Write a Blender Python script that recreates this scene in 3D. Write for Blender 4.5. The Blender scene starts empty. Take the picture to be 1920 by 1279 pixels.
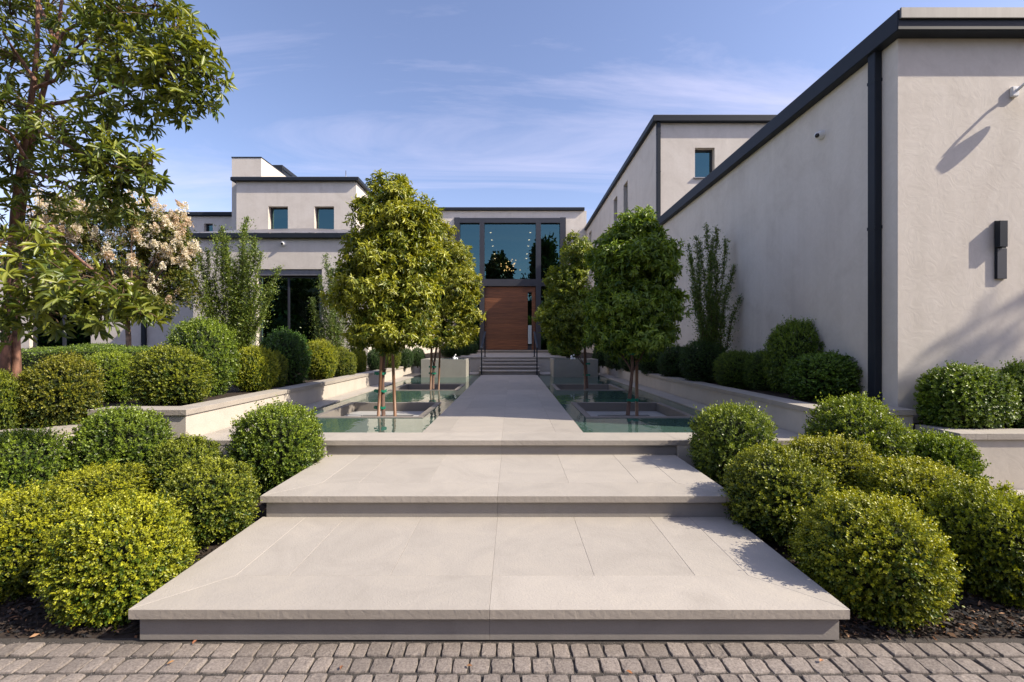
import bpy, bmesh, math, random
import numpy as np
from mathutils import Vector, Matrix

S = bpy.context.scene
COL = S.collection
random.seed(7)
RNG = np.random.default_rng(7)

# ------------------------------------------------------------------ camera, sky, sun, exposure
FPX, CU, CV, EYE = 850.0, 961.5, 646.0, 1.5      # focal length in px of a 1920 wide picture, vanishing point, eye height

def P(u, v, y):
    """world point at distance y in front of the camera seen at (u, v)"""
    return Vector(((u - CU) / FPX * y, y, EYE - (v - CV) / FPX * y))

def X(u, y): return (u - CU) / FPX * y
def Z(v, y): return EYE - (v - CV) / FPX * y

cam_d = bpy.data.cameras.new('camera')
cam = bpy.data.objects.new('camera', cam_d); COL.objects.link(cam)
cam.location = (0, 0, EYE); cam.rotation_euler = (math.pi / 2, 0, 0)
cam_d.sensor_width = 36.0; cam_d.lens = 36.0 * FPX / 1920
cam_d.shift_x = -1.5 / 1920; cam_d.shift_y = 6.5 / 1920
cam_d.clip_start = 0.05; cam_d.clip_end = 2000
S.camera = cam

SUN_TO = Vector((1.17, -0.33, 1.0)).normalized()
ELEV = math.asin(SUN_TO.z); ROT = math.atan2(SUN_TO.x, SUN_TO.y)
world = bpy.data.worlds.new('World'); S.world = world; world.use_nodes = True
wn, wl = world.node_tree.nodes, world.node_tree.links
wn.clear()
w_out = wn.new('ShaderNodeOutputWorld'); w_bg = wn.new('ShaderNodeBackground')
sky = wn.new('ShaderNodeTexSky'); sky.sky_type = 'NISHITA'; sky.sun_disc = False
sky.sun_elevation = ELEV; sky.sun_rotation = ROT
sky.altitude = 0; sky.air_density = 1.0; sky.dust_density = 0.9; sky.ozone_density = 1.8
w_tc = wn.new('ShaderNodeTexCoord')
w_tint = wn.new('ShaderNodeMixRGB'); w_tint.blend_type = 'MULTIPLY'; w_tint.inputs[0].default_value = 1.0
w_tint.inputs[2].default_value = (1.04, 0.91, 0.97, 1)
wl.new(sky.outputs[0], w_tint.inputs[1])
# thin streaks of cirrus: noise on the plane the view direction meets
w_sep = wn.new('ShaderNodeSeparateXYZ'); wl.new(w_tc.outputs['Generated'], w_sep.inputs[0])
w_zz = wn.new('ShaderNodeMath'); w_zz.operation = 'ADD'; w_zz.inputs[1].default_value = 0.16; wl.new(w_sep.outputs[2], w_zz.inputs[0])
w_zm = wn.new('ShaderNodeMath'); w_zm.operation = 'MAXIMUM'; w_zm.inputs[1].default_value = 0.05; wl.new(w_zz.outputs[0], w_zm.inputs[0])
w_dx = wn.new('ShaderNodeMath'); w_dx.operation = 'DIVIDE'; wl.new(w_sep.outputs[0], w_dx.inputs[0]); wl.new(w_zm.outputs[0], w_dx.inputs[1])
w_dy = wn.new('ShaderNodeMath'); w_dy.operation = 'DIVIDE'; wl.new(w_sep.outputs[1], w_dy.inputs[0]); wl.new(w_zm.outputs[0], w_dy.inputs[1])
w_cmb = wn.new('ShaderNodeCombineXYZ'); wl.new(w_dx.outputs[0], w_cmb.inputs[0]); wl.new(w_dy.outputs[0], w_cmb.inputs[1])
w_map = wn.new('ShaderNodeMapping'); w_map.inputs['Rotation'].default_value = (0, 0, -0.30); w_map.inputs['Scale'].default_value = (0.42, 1.9, 1)
w_map.inputs['Location'].default_value = (3.1, 0.4, 0)
wl.new(w_cmb.outputs[0], w_map.inputs[0])
w_n1 = wn.new('ShaderNodeTexNoise'); w_n1.inputs['Scale'].default_value = 1.1; w_n1.inputs['Detail'].default_value = 7
w_n1.inputs['Roughness'].default_value = 0.62; w_n1.inputs['Distortion'].default_value = 0.9
wl.new(w_map.outputs[0], w_n1.inputs['Vector'])
w_r1 = wn.new('ShaderNodeMapRange'); w_r1.inputs[1].default_value = 0.44; w_r1.inputs[2].default_value = 0.76
w_r1.inputs[3].default_value = 0.0; w_r1.inputs[4].default_value = 0.52
wl.new(w_n1.outputs[0], w_r1.inputs[0])
w_mix = wn.new('ShaderNodeMixRGB'); wl.new(w_r1.outputs[0], w_mix.inputs[0]); wl.new(w_tint.outputs[0], w_mix.inputs[1])
w_mix.inputs[2].default_value = (4.6, 4.3, 5.4, 1)
wl.new(w_mix.outputs[0], w_bg.inputs[0]); w_bg.inputs[1].default_value = 0.15
wl.new(w_bg.outputs[0], w_out.inputs[0])

sun_d = bpy.data.lights.new('sun', 'SUN'); sun_d.energy = 4.7; sun_d.angle = math.radians(0.55); sun_d.color = (1.0, 0.89, 0.73)
sun = bpy.data.objects.new('sun', sun_d); COL.objects.link(sun)
sun.rotation_euler = SUN_TO.to_track_quat('Z', 'Y').to_euler()
vs = S.view_settings
S.display_settings.display_device = 'sRGB'
vs.view_transform = 'Standard'; vs.look = 'None'; vs.gamma = 1.0; vs.use_curve_mapping = False
vs.exposure = 0.68
S.cycles.max_bounces = 7; S.cycles.diffuse_bounces = 4; S.cycles.transparent_max_bounces = 12
S.cycles.caustics_reflective = False; S.cycles.caustics_refractive = False
S.cycles.sample_clamp_indirect = 6.0

# ------------------------------------------------------------------ materials
def new_mat(name):
    m = bpy.data.materials.new(name); m.use_nodes = True
    nt = m.node_tree; nt.nodes.clear()
    out = nt.nodes.new('ShaderNodeOutputMaterial')
    return m, nt, out

def N(nt, typ, **kw):
    n = nt.nodes.new(typ)
    for k, v in kw.items():
        if k.startswith('i_'): n.inputs[k[2:].replace('_', ' ')].default_value = v
        else: setattr(n, k, v)
    return n

def ramp(nt, fac, stops):
    r = nt.nodes.new('ShaderNodeValToRGB')
    el = r.color_ramp.elements
    while len(el) > 1: el.remove(el[-1])
    el[0].position = stops[0][0]; el[0].color = (*stops[0][1], 1)
    for p, c in stops[1:]:
        e = el.new(p); e.color = (*c, 1)
    nt.links.new(fac, r.inputs[0])
    return r

def plain(name, color, rough=0.6, metal=0.0, noise=0.0, scale=8, bump=0.0, spec=0.5, stretch=(1, 1, 1)):
    m, nt, out = new_mat(name)
    b = N(nt, 'ShaderNodeBsdfPrincipled'); b.inputs['Roughness'].default_value = rough; b.inputs['Metallic'].default_value = metal
    b.inputs['Specular IOR Level'].default_value = spec
    b.inputs['Base Color'].default_value = (*color, 1)
    if noise or bump:
        tc = N(nt, 'ShaderNodeTexCoord'); mp = N(nt, 'ShaderNodeMapping'); mp.inputs['Scale'].default_value = stretch
        nt.links.new(tc.outputs['Object'], mp.inputs[0])
        n = N(nt, 'ShaderNodeTexNoise'); n.inputs['Scale'].default_value = scale; n.inputs['Detail'].default_value = 6
        n.inputs['Roughness'].default_value = 0.6
        nt.links.new(mp.outputs[0], n.inputs['Vector'])
        if noise:
            r = ramp(nt, n.outputs[0], [(0.28, tuple(c * (1 - noise) for c in color)), (0.72, tuple(min(1, c * (1 + noise)) for c in color))])
            nt.links.new(r.outputs[0], b.inputs['Base Color'])
        if bump:
            bp = N(nt, 'ShaderNodeBump'); bp.inputs['Strength'].default_value = bump; bp.inputs['Distance'].default_value = 0.01
            nt.links.new(n.outputs[0], bp.inputs['Height']); nt.links.new(bp.outputs[0], b.inputs['Normal'])
    nt.links.new(b.outputs[0], out.inputs[0])
    return m

def stone(name, color, edge=False, var=0.055, bumpk=1.0):
    """honed limestone: broad clouds, short curved tooling marks, specks, a slight change from slab to slab"""
    m, nt, out = new_mat(name); L = nt.links.new
    b = N(nt, 'ShaderNodeBsdfPrincipled'); b.inputs['Roughness'].default_value = 0.62; b.inputs['Specular IOR Level'].default_value = 0.35
    tc = N(nt, 'ShaderNodeTexCoord'); oi = N(nt, 'ShaderNodeObjectInfo')
    off = N(nt, 'ShaderNodeVectorMath', operation='SCALE'); off.inputs[0].default_value = (37, 19, 11)
    L(oi.outputs['Random'], off.inputs['Scale'])
    ad = N(nt, 'ShaderNodeVectorMath', operation='ADD'); L(tc.outputs['Object'], ad.inputs[0]); L(off.outputs[0], ad.inputs[1])
    n1 = N(nt, 'ShaderNodeTexNoise'); n1.inputs['Scale'].default_value = 2.2; n1.inputs['Detail'].default_value = 8; n1.inputs['Distortion'].default_value = 1.2
    n1.inputs['Roughness'].default_value = 0.65
    n2 = N(nt, 'ShaderNodeTexNoise'); n2.inputs['Scale'].default_value = 34 if not edge else 26; n2.inputs['Detail'].default_value = 6; n2.inputs['Distortion'].default_value = 2.2 if not edge else 0.6
    n3 = N(nt, 'ShaderNodeTexNoise'); n3.inputs['Scale'].default_value = 260; n3.inputs['Detail'].default_value = 2
    for n in (n1, n2, n3): L(ad.outputs[0], n.inputs['Vector'])
    c = color
    r1 = ramp(nt, n1.outputs[0], [(0.25, (c[0] * .88, c[1] * .875, c[2] * .87)), (0.5, c), (0.78, (c[0] * 1.12, c[1] * 1.11, c[2] * 1.08))])
    r3 = ramp(nt, n3.outputs[0], [(0.30, (.86, .86, .86)), (0.5, (1, 1, 1))])
    mx = N(nt, 'ShaderNodeMixRGB', blend_type='MULTIPLY'); mx.inputs[0].default_value = 0.8; L(r1.outputs[0], mx.inputs[1]); L(r3.outputs[0], mx.inputs[2])
    vr = N(nt, 'ShaderNodeMapRange'); vr.inputs[3].default_value = 1 - var; vr.inputs[4].default_value = 1 + var; L(oi.outputs['Random'], vr.inputs[0])
    m2 = N(nt, 'ShaderNodeVectorMath', operation='SCALE'); L(mx.outputs[0], m2.inputs[0]); L(vr.outputs[0], m2.inputs['Scale'])
    L(m2.outputs[0], b.inputs['Base Color'])
    b1 = N(nt, 'ShaderNodeBump'); b1.inputs['Strength'].default_value = (0.35 if edge else 0.42) * bumpk; b1.inputs['Distance'].default_value = 0.010 if edge else 0.006
    L(n2.outputs[0], b1.inputs['Height'])
    b2 = N(nt, 'ShaderNodeBump'); b2.inputs['Strength'].default_value = 0.22 * bumpk; b2.inputs['Distance'].default_value = 0.002
    L(n3.outputs[0], b2.inputs['Height']); L(b1.outputs[0], b2.inputs['Normal']); L(b2.outputs[0], b.inputs['Normal'])
    L(b.outputs[0], out.inputs[0])
    return m

def plaster(name, color):
    """trowelled render: soft clouds, faint sweeps and cracks, dust streaks"""
    m, nt, out = new_mat(name); L = nt.links.new
    b = N(nt, 'ShaderNodeBsdfPrincipled'); b.inputs['Roughness'].default_value = 0.78; b.inputs['Specular IOR Level'].default_value = 0.25
    tc = N(nt, 'ShaderNodeTexCoord')
    n1 = N(nt, 'ShaderNodeTexNoise'); n1.inputs['Scale'].default_value = 0.9; n1.inputs['Detail'].default_value = 9; n1.inputs['Distortion'].default_value = 1.6
    n1.inputs['Roughness'].default_value = 0.6
    n2 = N(nt, 'ShaderNodeTexNoise'); n2.inputs['Scale'].default_value = 5.5; n2.inputs['Detail'].default_value = 7; n2.inputs['Distortion'].default_value = 3.0
    n3 = N(nt, 'ShaderNodeTexNoise'); n3.inputs['Scale'].default_value = 140; n3.inputs['Detail'].default_value = 3
    mp = N(nt, 'ShaderNodeMapping'); mp.inputs['Scale'].default_value = (3.0, 3.0, 0.16)
    n4 = N(nt, 'ShaderNodeTexNoise'); n4.inputs['Scale'].default_value = 2.2; n4.inputs['Detail'].default_value = 5
    L(tc.outputs['Object'], mp.inputs[0]); L(mp.outputs[0], n4.inputs['Vector'])
    for n in (n1, n2, n3): L(tc.outputs['Object'], n.inputs['Vector'])
    c = color
    r1 = ramp(nt, n1.outputs[0], [(0.25, (c[0] * .88, c[1] * .87, c[2] * .86)), (0.5, c), (0.75, (c[0] * 1.05, c[1] * 1.06, c[2] * 1.07))])
    r2 = ramp(nt, n2.outputs[0], [(0.35, (.955, .955, .95)), (0.65, (1.0, 1.0, 1.0))])
    r4 = ramp(nt, n4.outputs[0], [(0.30, (.955, .955, .95)), (0.58, (1.0, 1.0, 1.0))])
    mx = N(nt, 'ShaderNodeMixRGB', blend_type='MULTIPLY'); mx.inputs[0].default_value = 1; L(r1.outputs[0], mx.inputs[1]); L(r2.outputs[0], mx.inputs[2])
    my = N(nt, 'ShaderNodeMixRGB', blend_type='MULTIPLY'); my.inputs[0].default_value = 1; L(mx.outputs[0], my.inputs[1]); L(r4.outputs[0], my.inputs[2])
    L(my.outputs[0], b.inputs['Base Color'])
    b1 = N(nt, 'ShaderNodeBump'); b1.inputs['Strength'].default_value = 0.16; b1.inputs['Distance'].default_value = 0.012; L(n2.outputs[0], b1.inputs['Height'])
    b2 = N(nt, 'ShaderNodeBump'); b2.inputs['Strength'].default_value = 0.12; b2.inputs['Distance'].default_value = 0.002
    L(n3.outputs[0], b2.inputs['Height']); L(b1.outputs[0], b2.inputs['Normal']); L(b2.outputs[0], b.inputs['Normal'])
    L(b.outputs[0], out.inputs[0])
    return m

def leafmat(name, trans=0.28, rough=0.42, gain=1.0):
    """leaf colour comes from each leaf's own colour attribute; light passes through"""
    m, nt, out = new_mat(name); L = nt.links.new
    at = N(nt, 'ShaderNodeAttribute'); at.attribute_name = 'Col'
    oi = N(nt, 'ShaderNodeObjectInfo')
    mx = N(nt, 'ShaderNodeMixRGB', blend_type='MULTIPLY'); mx.inputs[0].default_value = 1; L(at.outputs['Color'], mx.inputs[1]); L(oi.outputs['Color'], mx.inputs[2])
    b = N(nt, 'ShaderNodeBsdfPrincipled'); b.inputs['Roughness'].default_value = rough; b.inputs['Specular IOR Level'].default_value = 0.5
    L(mx.outputs[0], b.inputs['Base Color'])
    tr = N(nt, 'ShaderNodeBsdfTranslucent')
    g = N(nt, 'ShaderNodeMixRGB', blend_type='MULTIPLY'); g.inputs[0].default_value = 1; g.inputs[2].default_value = (1.5, 1.35, 0.5, 1); L(mx.outputs[0], g.inputs[1])
    L(g.outputs[0], tr.inputs[0])
    ms = N(nt, 'ShaderNodeMixShader'); ms.inputs[0].default_value = trans; L(b.outputs[0], ms.inputs[1]); L(tr.outputs[0], ms.inputs[2])
    L(ms.outputs[0], out.inputs[0])
    return m

def glassmat(name, refl=(0.15, 0.29, 0.31), trans=(0.48, 0.46, 0.38), base=0.42):
    m, nt, out = new_mat(name); L = nt.links.new
    g = N(nt, 'ShaderNodeBsdfGlossy'); g.inputs['Roughness'].default_value = 0.0; g.inputs[0].default_value = (*refl, 1)
    t = N(nt, 'ShaderNodeBsdfTransparent'); t.inputs[0].default_value = (*trans, 1)
    fr = N(nt, 'ShaderNodeFresnel'); fr.inputs[0].default_value = 1.5
    mr = N(nt, 'ShaderNodeMapRange'); mr.inputs[3].default_value = base; mr.inputs[4].default_value = 1.0; L(fr.outputs[0], mr.inputs[0])
    ms = N(nt, 'ShaderNodeMixShader'); L(mr.outputs[0], ms.inputs[0]); L(t.outputs[0], ms.inputs[1]); L(g.outputs[0], ms.inputs[2])
    L(ms.outputs[0], out.inputs[0])
    return m

def watermat():
    m, nt, out = new_mat('pool_water'); L = nt.links.new
    tc = N(nt, 'ShaderNodeTexCoord'); n = N(nt, 'ShaderNodeTexNoise'); n.inputs['Scale'].default_value = 3.0; n.inputs['Detail'].default_value = 3
    mp = N(nt, 'ShaderNodeMapping'); mp.inputs['Scale'].default_value = (2.4, 1.0, 1.0)
    L(tc.outputs['Object'], mp.inputs[0]); L(mp.outputs[0], n.inputs['Vector'])
    bp = N(nt, 'ShaderNodeBump'); bp.inputs['Strength'].default_value = 0.16; bp.inputs['Distance'].default_value = 0.02; L(n.outputs[0], bp.inputs['Height'])
    g = N(nt, 'ShaderNodeBsdfGlossy'); g.inputs['Roughness'].default_value = 0.015; g.inputs[0].default_value = (0.92, 0.95, 0.95, 1); L(bp.outputs[0], g.inputs['Normal'])
    t = N(nt, 'ShaderNodeBsdfTransparent'); t.inputs[0].default_value = (0.42, 0.66, 0.60, 1)
    fr = N(nt, 'ShaderNodeFresnel'); fr.inputs[0].default_value = 1.36; L(bp.outputs[0], fr.inputs['Normal'])
    df = N(nt, 'ShaderNodeBsdfDiffuse'); df.inputs[0].default_value = (0.080, 0.155, 0.130, 1)   # suspended matter
    mm = N(nt, 'ShaderNodeMixShader'); mm.inputs[0].default_value = 0.62; L(t.outputs[0], mm.inputs[1]); L(df.outputs[0], mm.inputs[2])
    ms = N(nt, 'ShaderNodeMixShader'); L(fr.outputs[0], ms.inputs[0]); L(mm.outputs[0], ms.inputs[1]); L(g.outputs[0], ms.inputs[2])
    L(ms.outputs[0], out.inputs[0])
    return m

def woodmat(name, c1, c2, stretch=(1, 8, 8)):
    m, nt, out = new_mat(name); L = nt.links.new
    b = N(nt, 'ShaderNodeBsdfPrincipled'); b.inputs['Roughness'].default_value = 0.45
    tc = N(nt, 'ShaderNodeTexCoord'); oi = N(nt, 'ShaderNodeObjectInfo')
    off = N(nt, 'ShaderNodeVectorMath', operation='SCALE'); off.inputs[0].default_value = (37, 19, 11); L(oi.outputs['Random'], off.inputs['Scale'])
    ad = N(nt, 'ShaderNodeVectorMath', operation='ADD'); L(tc.outputs['Object'], ad.inputs[0]); L(off.outputs[0], ad.inputs[1])
    mp = N(nt, 'ShaderNodeMapping'); mp.inputs['Scale'].default_value = stretch; L(ad.outputs[0], mp.inputs[0])
    n = N(nt, 'ShaderNodeTexNoise'); n.inputs['Scale'].default_value = 2.0; n.inputs['Detail'].default_value = 8; n.inputs['Distortion'].default_value = 0.7
    L(mp.outputs[0], n.inputs['Vector'])
    r = ramp(nt, n.outputs[0], [(0.3, c1), (0.7, c2)])
    vr = N(nt, 'ShaderNodeMapRange'); vr.inputs[3].default_value = 0.82; vr.inputs[4].default_value = 1.18; L(oi.outputs['Random'], vr.inputs[0])
    m2 = N(nt, 'ShaderNodeVectorMath', operation='SCALE'); L(r.outputs[0], m2.inputs[0]); L(vr.outputs[0], m2.inputs['Scale']); L(m2.outputs[0], b.inputs['Base Color'])
    L(b.outputs[0], out.inputs[0])
    return m

def emit(name, color, strength):
    m, nt, out = new_mat(name); e = N(nt, 'ShaderNodeEmission'); e.inputs[0].default_value = (*color, 1); e.inputs[1].default_value = strength
    nt.links.new(e.outputs[0], out.inputs[0]); return m

def cobblemat():
    m, nt, out = new_mat('cobble_stone'); L = nt.links.new
    b = N(nt, 'ShaderNodeBsdfPrincipled'); b.inputs['Roughness'].default_value = 0.7; b.inputs['Specular IOR Level'].default_value = 0.35
    tc = N(nt, 'ShaderNodeTexCoord'); oi = N(nt, 'ShaderNodeObjectInfo')
    off = N(nt, 'ShaderNodeVectorMath', operation='SCALE'); off.inputs[0].default_value = (37, 19, 11); L(oi.outputs['Random'], off.inputs['Scale'])
    ad = N(nt, 'ShaderNodeVectorMath', operation='ADD'); L(tc.outputs['Object'], ad.inputs[0]); L(off.outputs[0], ad.inputs[1])
    n = N(nt, 'ShaderNodeTexNoise'); n.inputs['Scale'].default_value = 11; n.inputs['Detail'].default_value = 7; L(ad.outputs[0], n.inputs['Vector'])
    n3 = N(nt, 'ShaderNodeTexNoise'); n3.inputs['Scale'].default_value = 90; n3.inputs['Detail'].default_value = 4; L(ad.outputs[0], n3.inputs['Vector'])
    r = ramp(nt, n.outputs[0], [(0.28, (.145, .124, .110)), (0.5, (.235, .204, .180)), (0.72, (.31, .275, .245))])
    r3 = ramp(nt, n3.outputs[0], [(0.30, (.75, .75, .75)), (0.5, (1, 1, 1))])
    mx = N(nt, 'ShaderNodeMixRGB', blend_type='MULTIPLY'); mx.inputs[0].default_value = 0.9; L(r.outputs[0], mx.inputs[1]); L(r3.outputs[0], mx.inputs[2])
    vr = N(nt, 'ShaderNodeMapRange'); vr.inputs[3].default_value = 0.80; vr.inputs[4].default_value = 1.15; L(oi.outputs['Random'], vr.inputs[0])
    m2 = N(nt, 'ShaderNodeVectorMath', operation='SCALE'); L(mx.outputs[0], m2.inputs[0]); L(vr.outputs[0], m2.inputs['Scale']); L(m2.outputs[0], b.inputs['Base Color'])
    bp = N(nt, 'ShaderNodeBump'); bp.inputs['Strength'].default_value = 0.5; bp.inputs['Distance'].default_value = 0.004; L(n3.outputs[0], bp.inputs['Height']); L(bp.outputs[0], b.inputs['Normal'])
    L(b.outputs[0], out.inputs[0]); return m

def attrmat(name, rough=0.8):
    m, nt, out = new_mat(name); at = N(nt, 'ShaderNodeAttribute'); at.attribute_name = 'Col'
    b = N(nt, 'ShaderNodeBsdfPrincipled'); b.inputs['Roughness'].default_value = rough
    nt.links.new(at.outputs['Color'], b.inputs['Base Color']); nt.links.new(b.outputs[0], out.inputs[0]); return m

LIME = (0.395, 0.366, 0.325)
M = {
    'stone': stone('limestone', LIME), 'stone_edge': stone('limestone_chiselled_edge', (0.36, 0.325, 0.285), edge=True),
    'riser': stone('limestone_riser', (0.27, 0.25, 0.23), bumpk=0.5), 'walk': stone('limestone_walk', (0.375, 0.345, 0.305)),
    'boxstone': stone('fountain_stone', (0.30, 0.29, 0.26), bumpk=0.6),
    'plaster': plaster('plaster', (0.68, 0.625, 0.56)),
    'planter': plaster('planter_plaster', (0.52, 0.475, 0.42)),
    'fascia_top': plain('pale_fascia', (0.13, 0.125, 0.125), rough=0.5, metal=0.3, noise=0.15, scale=2, stretch=(8, 1, 1)),  # metal strip paler than the charcoal roof edge behind it
    'metal': plain('charcoal_metal', (0.020, 0.025, 0.034), rough=0.5, metal=0.0, spec=0.2, noise=0.12, scale=3),
    'zinc': plain('zinc_roof', (0.24, 0.232, 0.24), rough=0.45, metal=0.6, noise=0.12, scale=2, stretch=(6, 1, 1)),
    'frame': plain('window_frame_metal', (0.030, 0.032, 0.042), rough=0.45, noise=0.1, scale=4),
    'glass': glassmat('window_glass'), 'water': watermat(),
    'grout': plain('joint_grout', (.20, .18, .155), rough=.9), 'poolfloor': plain('pool_tile', (0.24, 0.36, 0.30), rough=0.6, noise=0.2, scale=6),
    'poolwall': plain('pool_wall_stone', (0.20, 0.22, 0.19), rough=0.7, noise=0.2, scale=5),
    'pit': stone('tree_pit_stone', (0.21, 0.19, 0.17), bumpk=0.6), 'pitfloor': stone('tree_pit_board', (0.38, 0.38, 0.37)),
    'soil': plain('soil', (0.030, 0.020, 0.014), rough=0.95, noise=0.5, scale=25, bump=0.8),
    'ground': plain('ground', (0.06, 0.065, 0.035), rough=0.95, noise=0.4, scale=1.2, bump=0.5),
    'asphalt': plain('paving_far', (0.17, 0.145, 0.13), rough=0.85, noise=0.25, scale=9, bump=0.5),
    'grit': plain('joint_grit', (0.07, 0.062, 0.055), rough=0.95, noise=0.6, scale=220, bump=1.0),
    'door': woodmat('door_wood', (0.080, 0.027, 0.011), (0.22, 0.085, 0.034), (0.7, 6, 14)),
    'stake': woodmat('stake_wood', (0.12, 0.060, 0.032), (0.24, 0.13, 0.07), (8, 8, 0.8)),
    'bark': plain('young_bark', (0.13, 0.078, 0.058), rough=0.85, noise=0.45, scale=30, bump=0.7, stretch=(1, 1, .3)),
    'redbark': plain('peeling_red_bark', (0.19, 0.098, 0.066), rough=0.8, noise=0.9, scale=16, bump=0.7, stretch=(1, 1, .35)),
    'palebark': plain('mottled_pale_bark', (0.34, 0.22, 0.16), rough=0.7, noise=0.6, scale=14, bump=0.3),
    'twig': plain('twig', (0.10, 0.065, 0.035), rough=0.9),
    'core': plain('dark_core', (0.018, 0.026, 0.008), rough=1.0, noise=0.5, scale=30, bump=1.0),  # solid near-black filling behind the leaves of shrubs and hedges
    'leaf': leafmat('box_leaf', 0.20), 'leaf2': leafmat('tree_leaf', 0.30, 0.38), 'petal': leafmat('petal', 0.25, 0.7),
    'tie': plain('green_tie', (0.0, 0.16, 0.09), rough=0.5),
    'white': plain('white_plastic', (0.75, 0.75, 0.74), rough=0.4), 'black': plain('black_dome', (0.012, 0.012, 0.014), rough=0.12),
    'steel': plain('polished_pull', (0.72, 0.80, 0.88), rough=0.25, metal=0.7),
    'interior': plain('interior_wall', (0.30, 0.29, 0.27), rough=0.9), 'intfloor': plain('interior_floor', (0.20, 0.17, 0.13), rough=0.5),
    'tread': plain('stair_tread_wood', (0.45, 0.30, 0.14), rough=0.5),
    'louvre': plain('louvre_metal', (0.012, 0.014, 0.018), rough=0.6),
    'jet': plain('water_froth', (0.85, 0.88, 0.90), rough=0.4, noise=0.1, scale=30, bump=0.6),
    'cobble': cobblemat(), 'chips': attrmat('chips'), 'globe': emit('lamp_glow', (1.0, 0.70, 0.36), 7.0), 'down': emit('downlight', (1.0, 0.88, 0.7), 7.0),
}

# ------------------------------------------------------------------ helpers
def link(name, me, mats, parent=None, loc=None):
    o = bpy.data.objects.new(name, me); COL.objects.link(o)
    if me is not None and len(me.materials) == 0:
        for m in (mats if isinstance(mats, (list, tuple)) else [mats]): me.materials.append(m)
    if parent is not None: o.parent = parent
    if loc is not None: o.location = loc
    return o

def fin(name, bm, mats, parent=None, loc=None, smooth=False):
    me = bpy.data.meshes.new(name); bm.normal_update(); bm.to_mesh(me); bm.free()
    if smooth:
        for p in me.polygons: p.use_smooth = True
    return link(name, me, mats, parent, loc)

def tag(o, label=None, cat=None, group=None, kind=None):
    if label: o['label'] = label
    if cat: o['category'] = cat
    if group: o['group'] = group
    if kind: o['kind'] = kind
    return o

def thing(name, label, cat, loc=(0, 0, 0), rz=0.0, group=None):
    o = bpy.data.objects.new(name, None); COL.objects.link(o); o.location = loc; o.rotation_euler.z = rz
    return tag(o, label, cat, group)

def root(name, kind='structure', loc=(0, 0, 0)):
    o = bpy.data.objects.new(name, None); COL.objects.link(o); o.location = loc; o['kind'] = kind
    return o

def box(bm, x0, x1, y0, y1, z0, z1, mi=0):
    vs_ = [bm.verts.new((x, y, z)) for z in (z0, z1) for y in (y0, y1) for x in (x0, x1)]
    for f in ((0, 2, 3, 1), (4, 5, 7, 6), (0, 1, 5, 4), (2, 6, 7, 3), (0, 4, 6, 2), (1, 3, 7, 5)):
        bm.faces.new([vs_[i] for i in f]).material_index = mi

def boxo(name, x0, x1, y0, y1, z0, z1, mat, parent=None, bev=0.0):
    bm = bmesh.new(); box(bm, x0, x1, y0, y1, z0, z1)
    if bev: bmesh.ops.bevel(bm, geom=bm.edges[:], offset=bev, segments=1, affect='EDGES')
    return fin(name, bm, mat, parent)

def slab(name, pts, z0, z1, mats, parent=None, bev=0.0015, chip=0.0):
    """a polygonal stone; side faces take the second material"""
    bm = bmesh.new()
    a = [bm.verts.new((p[0], p[1], z0)) for p in pts]; b = [bm.verts.new((p[0], p[1], z1)) for p in pts]
    n = len(pts)
    area = sum(pts[i][0] * pts[(i + 1) % n][1] - pts[(i + 1) % n][0] * pts[i][1] for i in range(n))
    bm.faces.new(b); bm.faces.new(list(reversed(a)))
    for i in range(n): bm.faces.new((a[i], a[(i + 1) % n], b[(i + 1) % n], b[i]))
    if area < 0: bmesh.ops.reverse_faces(bm, faces=bm.faces[:])
    if bev: bmesh.ops.bevel(bm, geom=bm.edges[:], offset=bev, segments=1, affect='EDGES')
    bm.normal_update()
    if isinstance(mats, (list, tuple)) and len(mats) > 1:
        for f in bm.faces:
            if abs(f.normal.z) < 0.4: f.material_index = 1
    return fin(name, bm, mats, parent)

G = 0.0005
def rslab(name, x0, x1, y0, y1, z0, z1, mats, parent=None, bev=0.0012, g=G):
    return slab(name, [(x0 + g, y0 + g), (x1 - g, y0 + g), (x1 - g, y1 - g), (x0 + g, y1 - g)], z0, z1, mats, parent, bev)

def cells(a0, a1, b0, b1, holes):
    """rectangles covering [a0,a1]x[b0,b1] except the holes"""
    A = sorted({a0, a1, *[min(max(h[i], a0), a1) for h in holes for i in (0, 1)]})
    B = sorted({b0, b1, *[min(max(h[i], b0), b1) for h in holes for i in (2, 3)]})
    out = []
    for i in range(len(A) - 1):
        for j in range(len(B) - 1):
            ca, cb = (A[i] + A[i + 1]) / 2, (B[j] + B[j + 1]) / 2
            if any(h[0] < ca < h[1] and h[2] < cb < h[3] for h in holes): continue
            out.append((A[i], A[i + 1], B[j], B[j + 1]))
    return out

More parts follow.
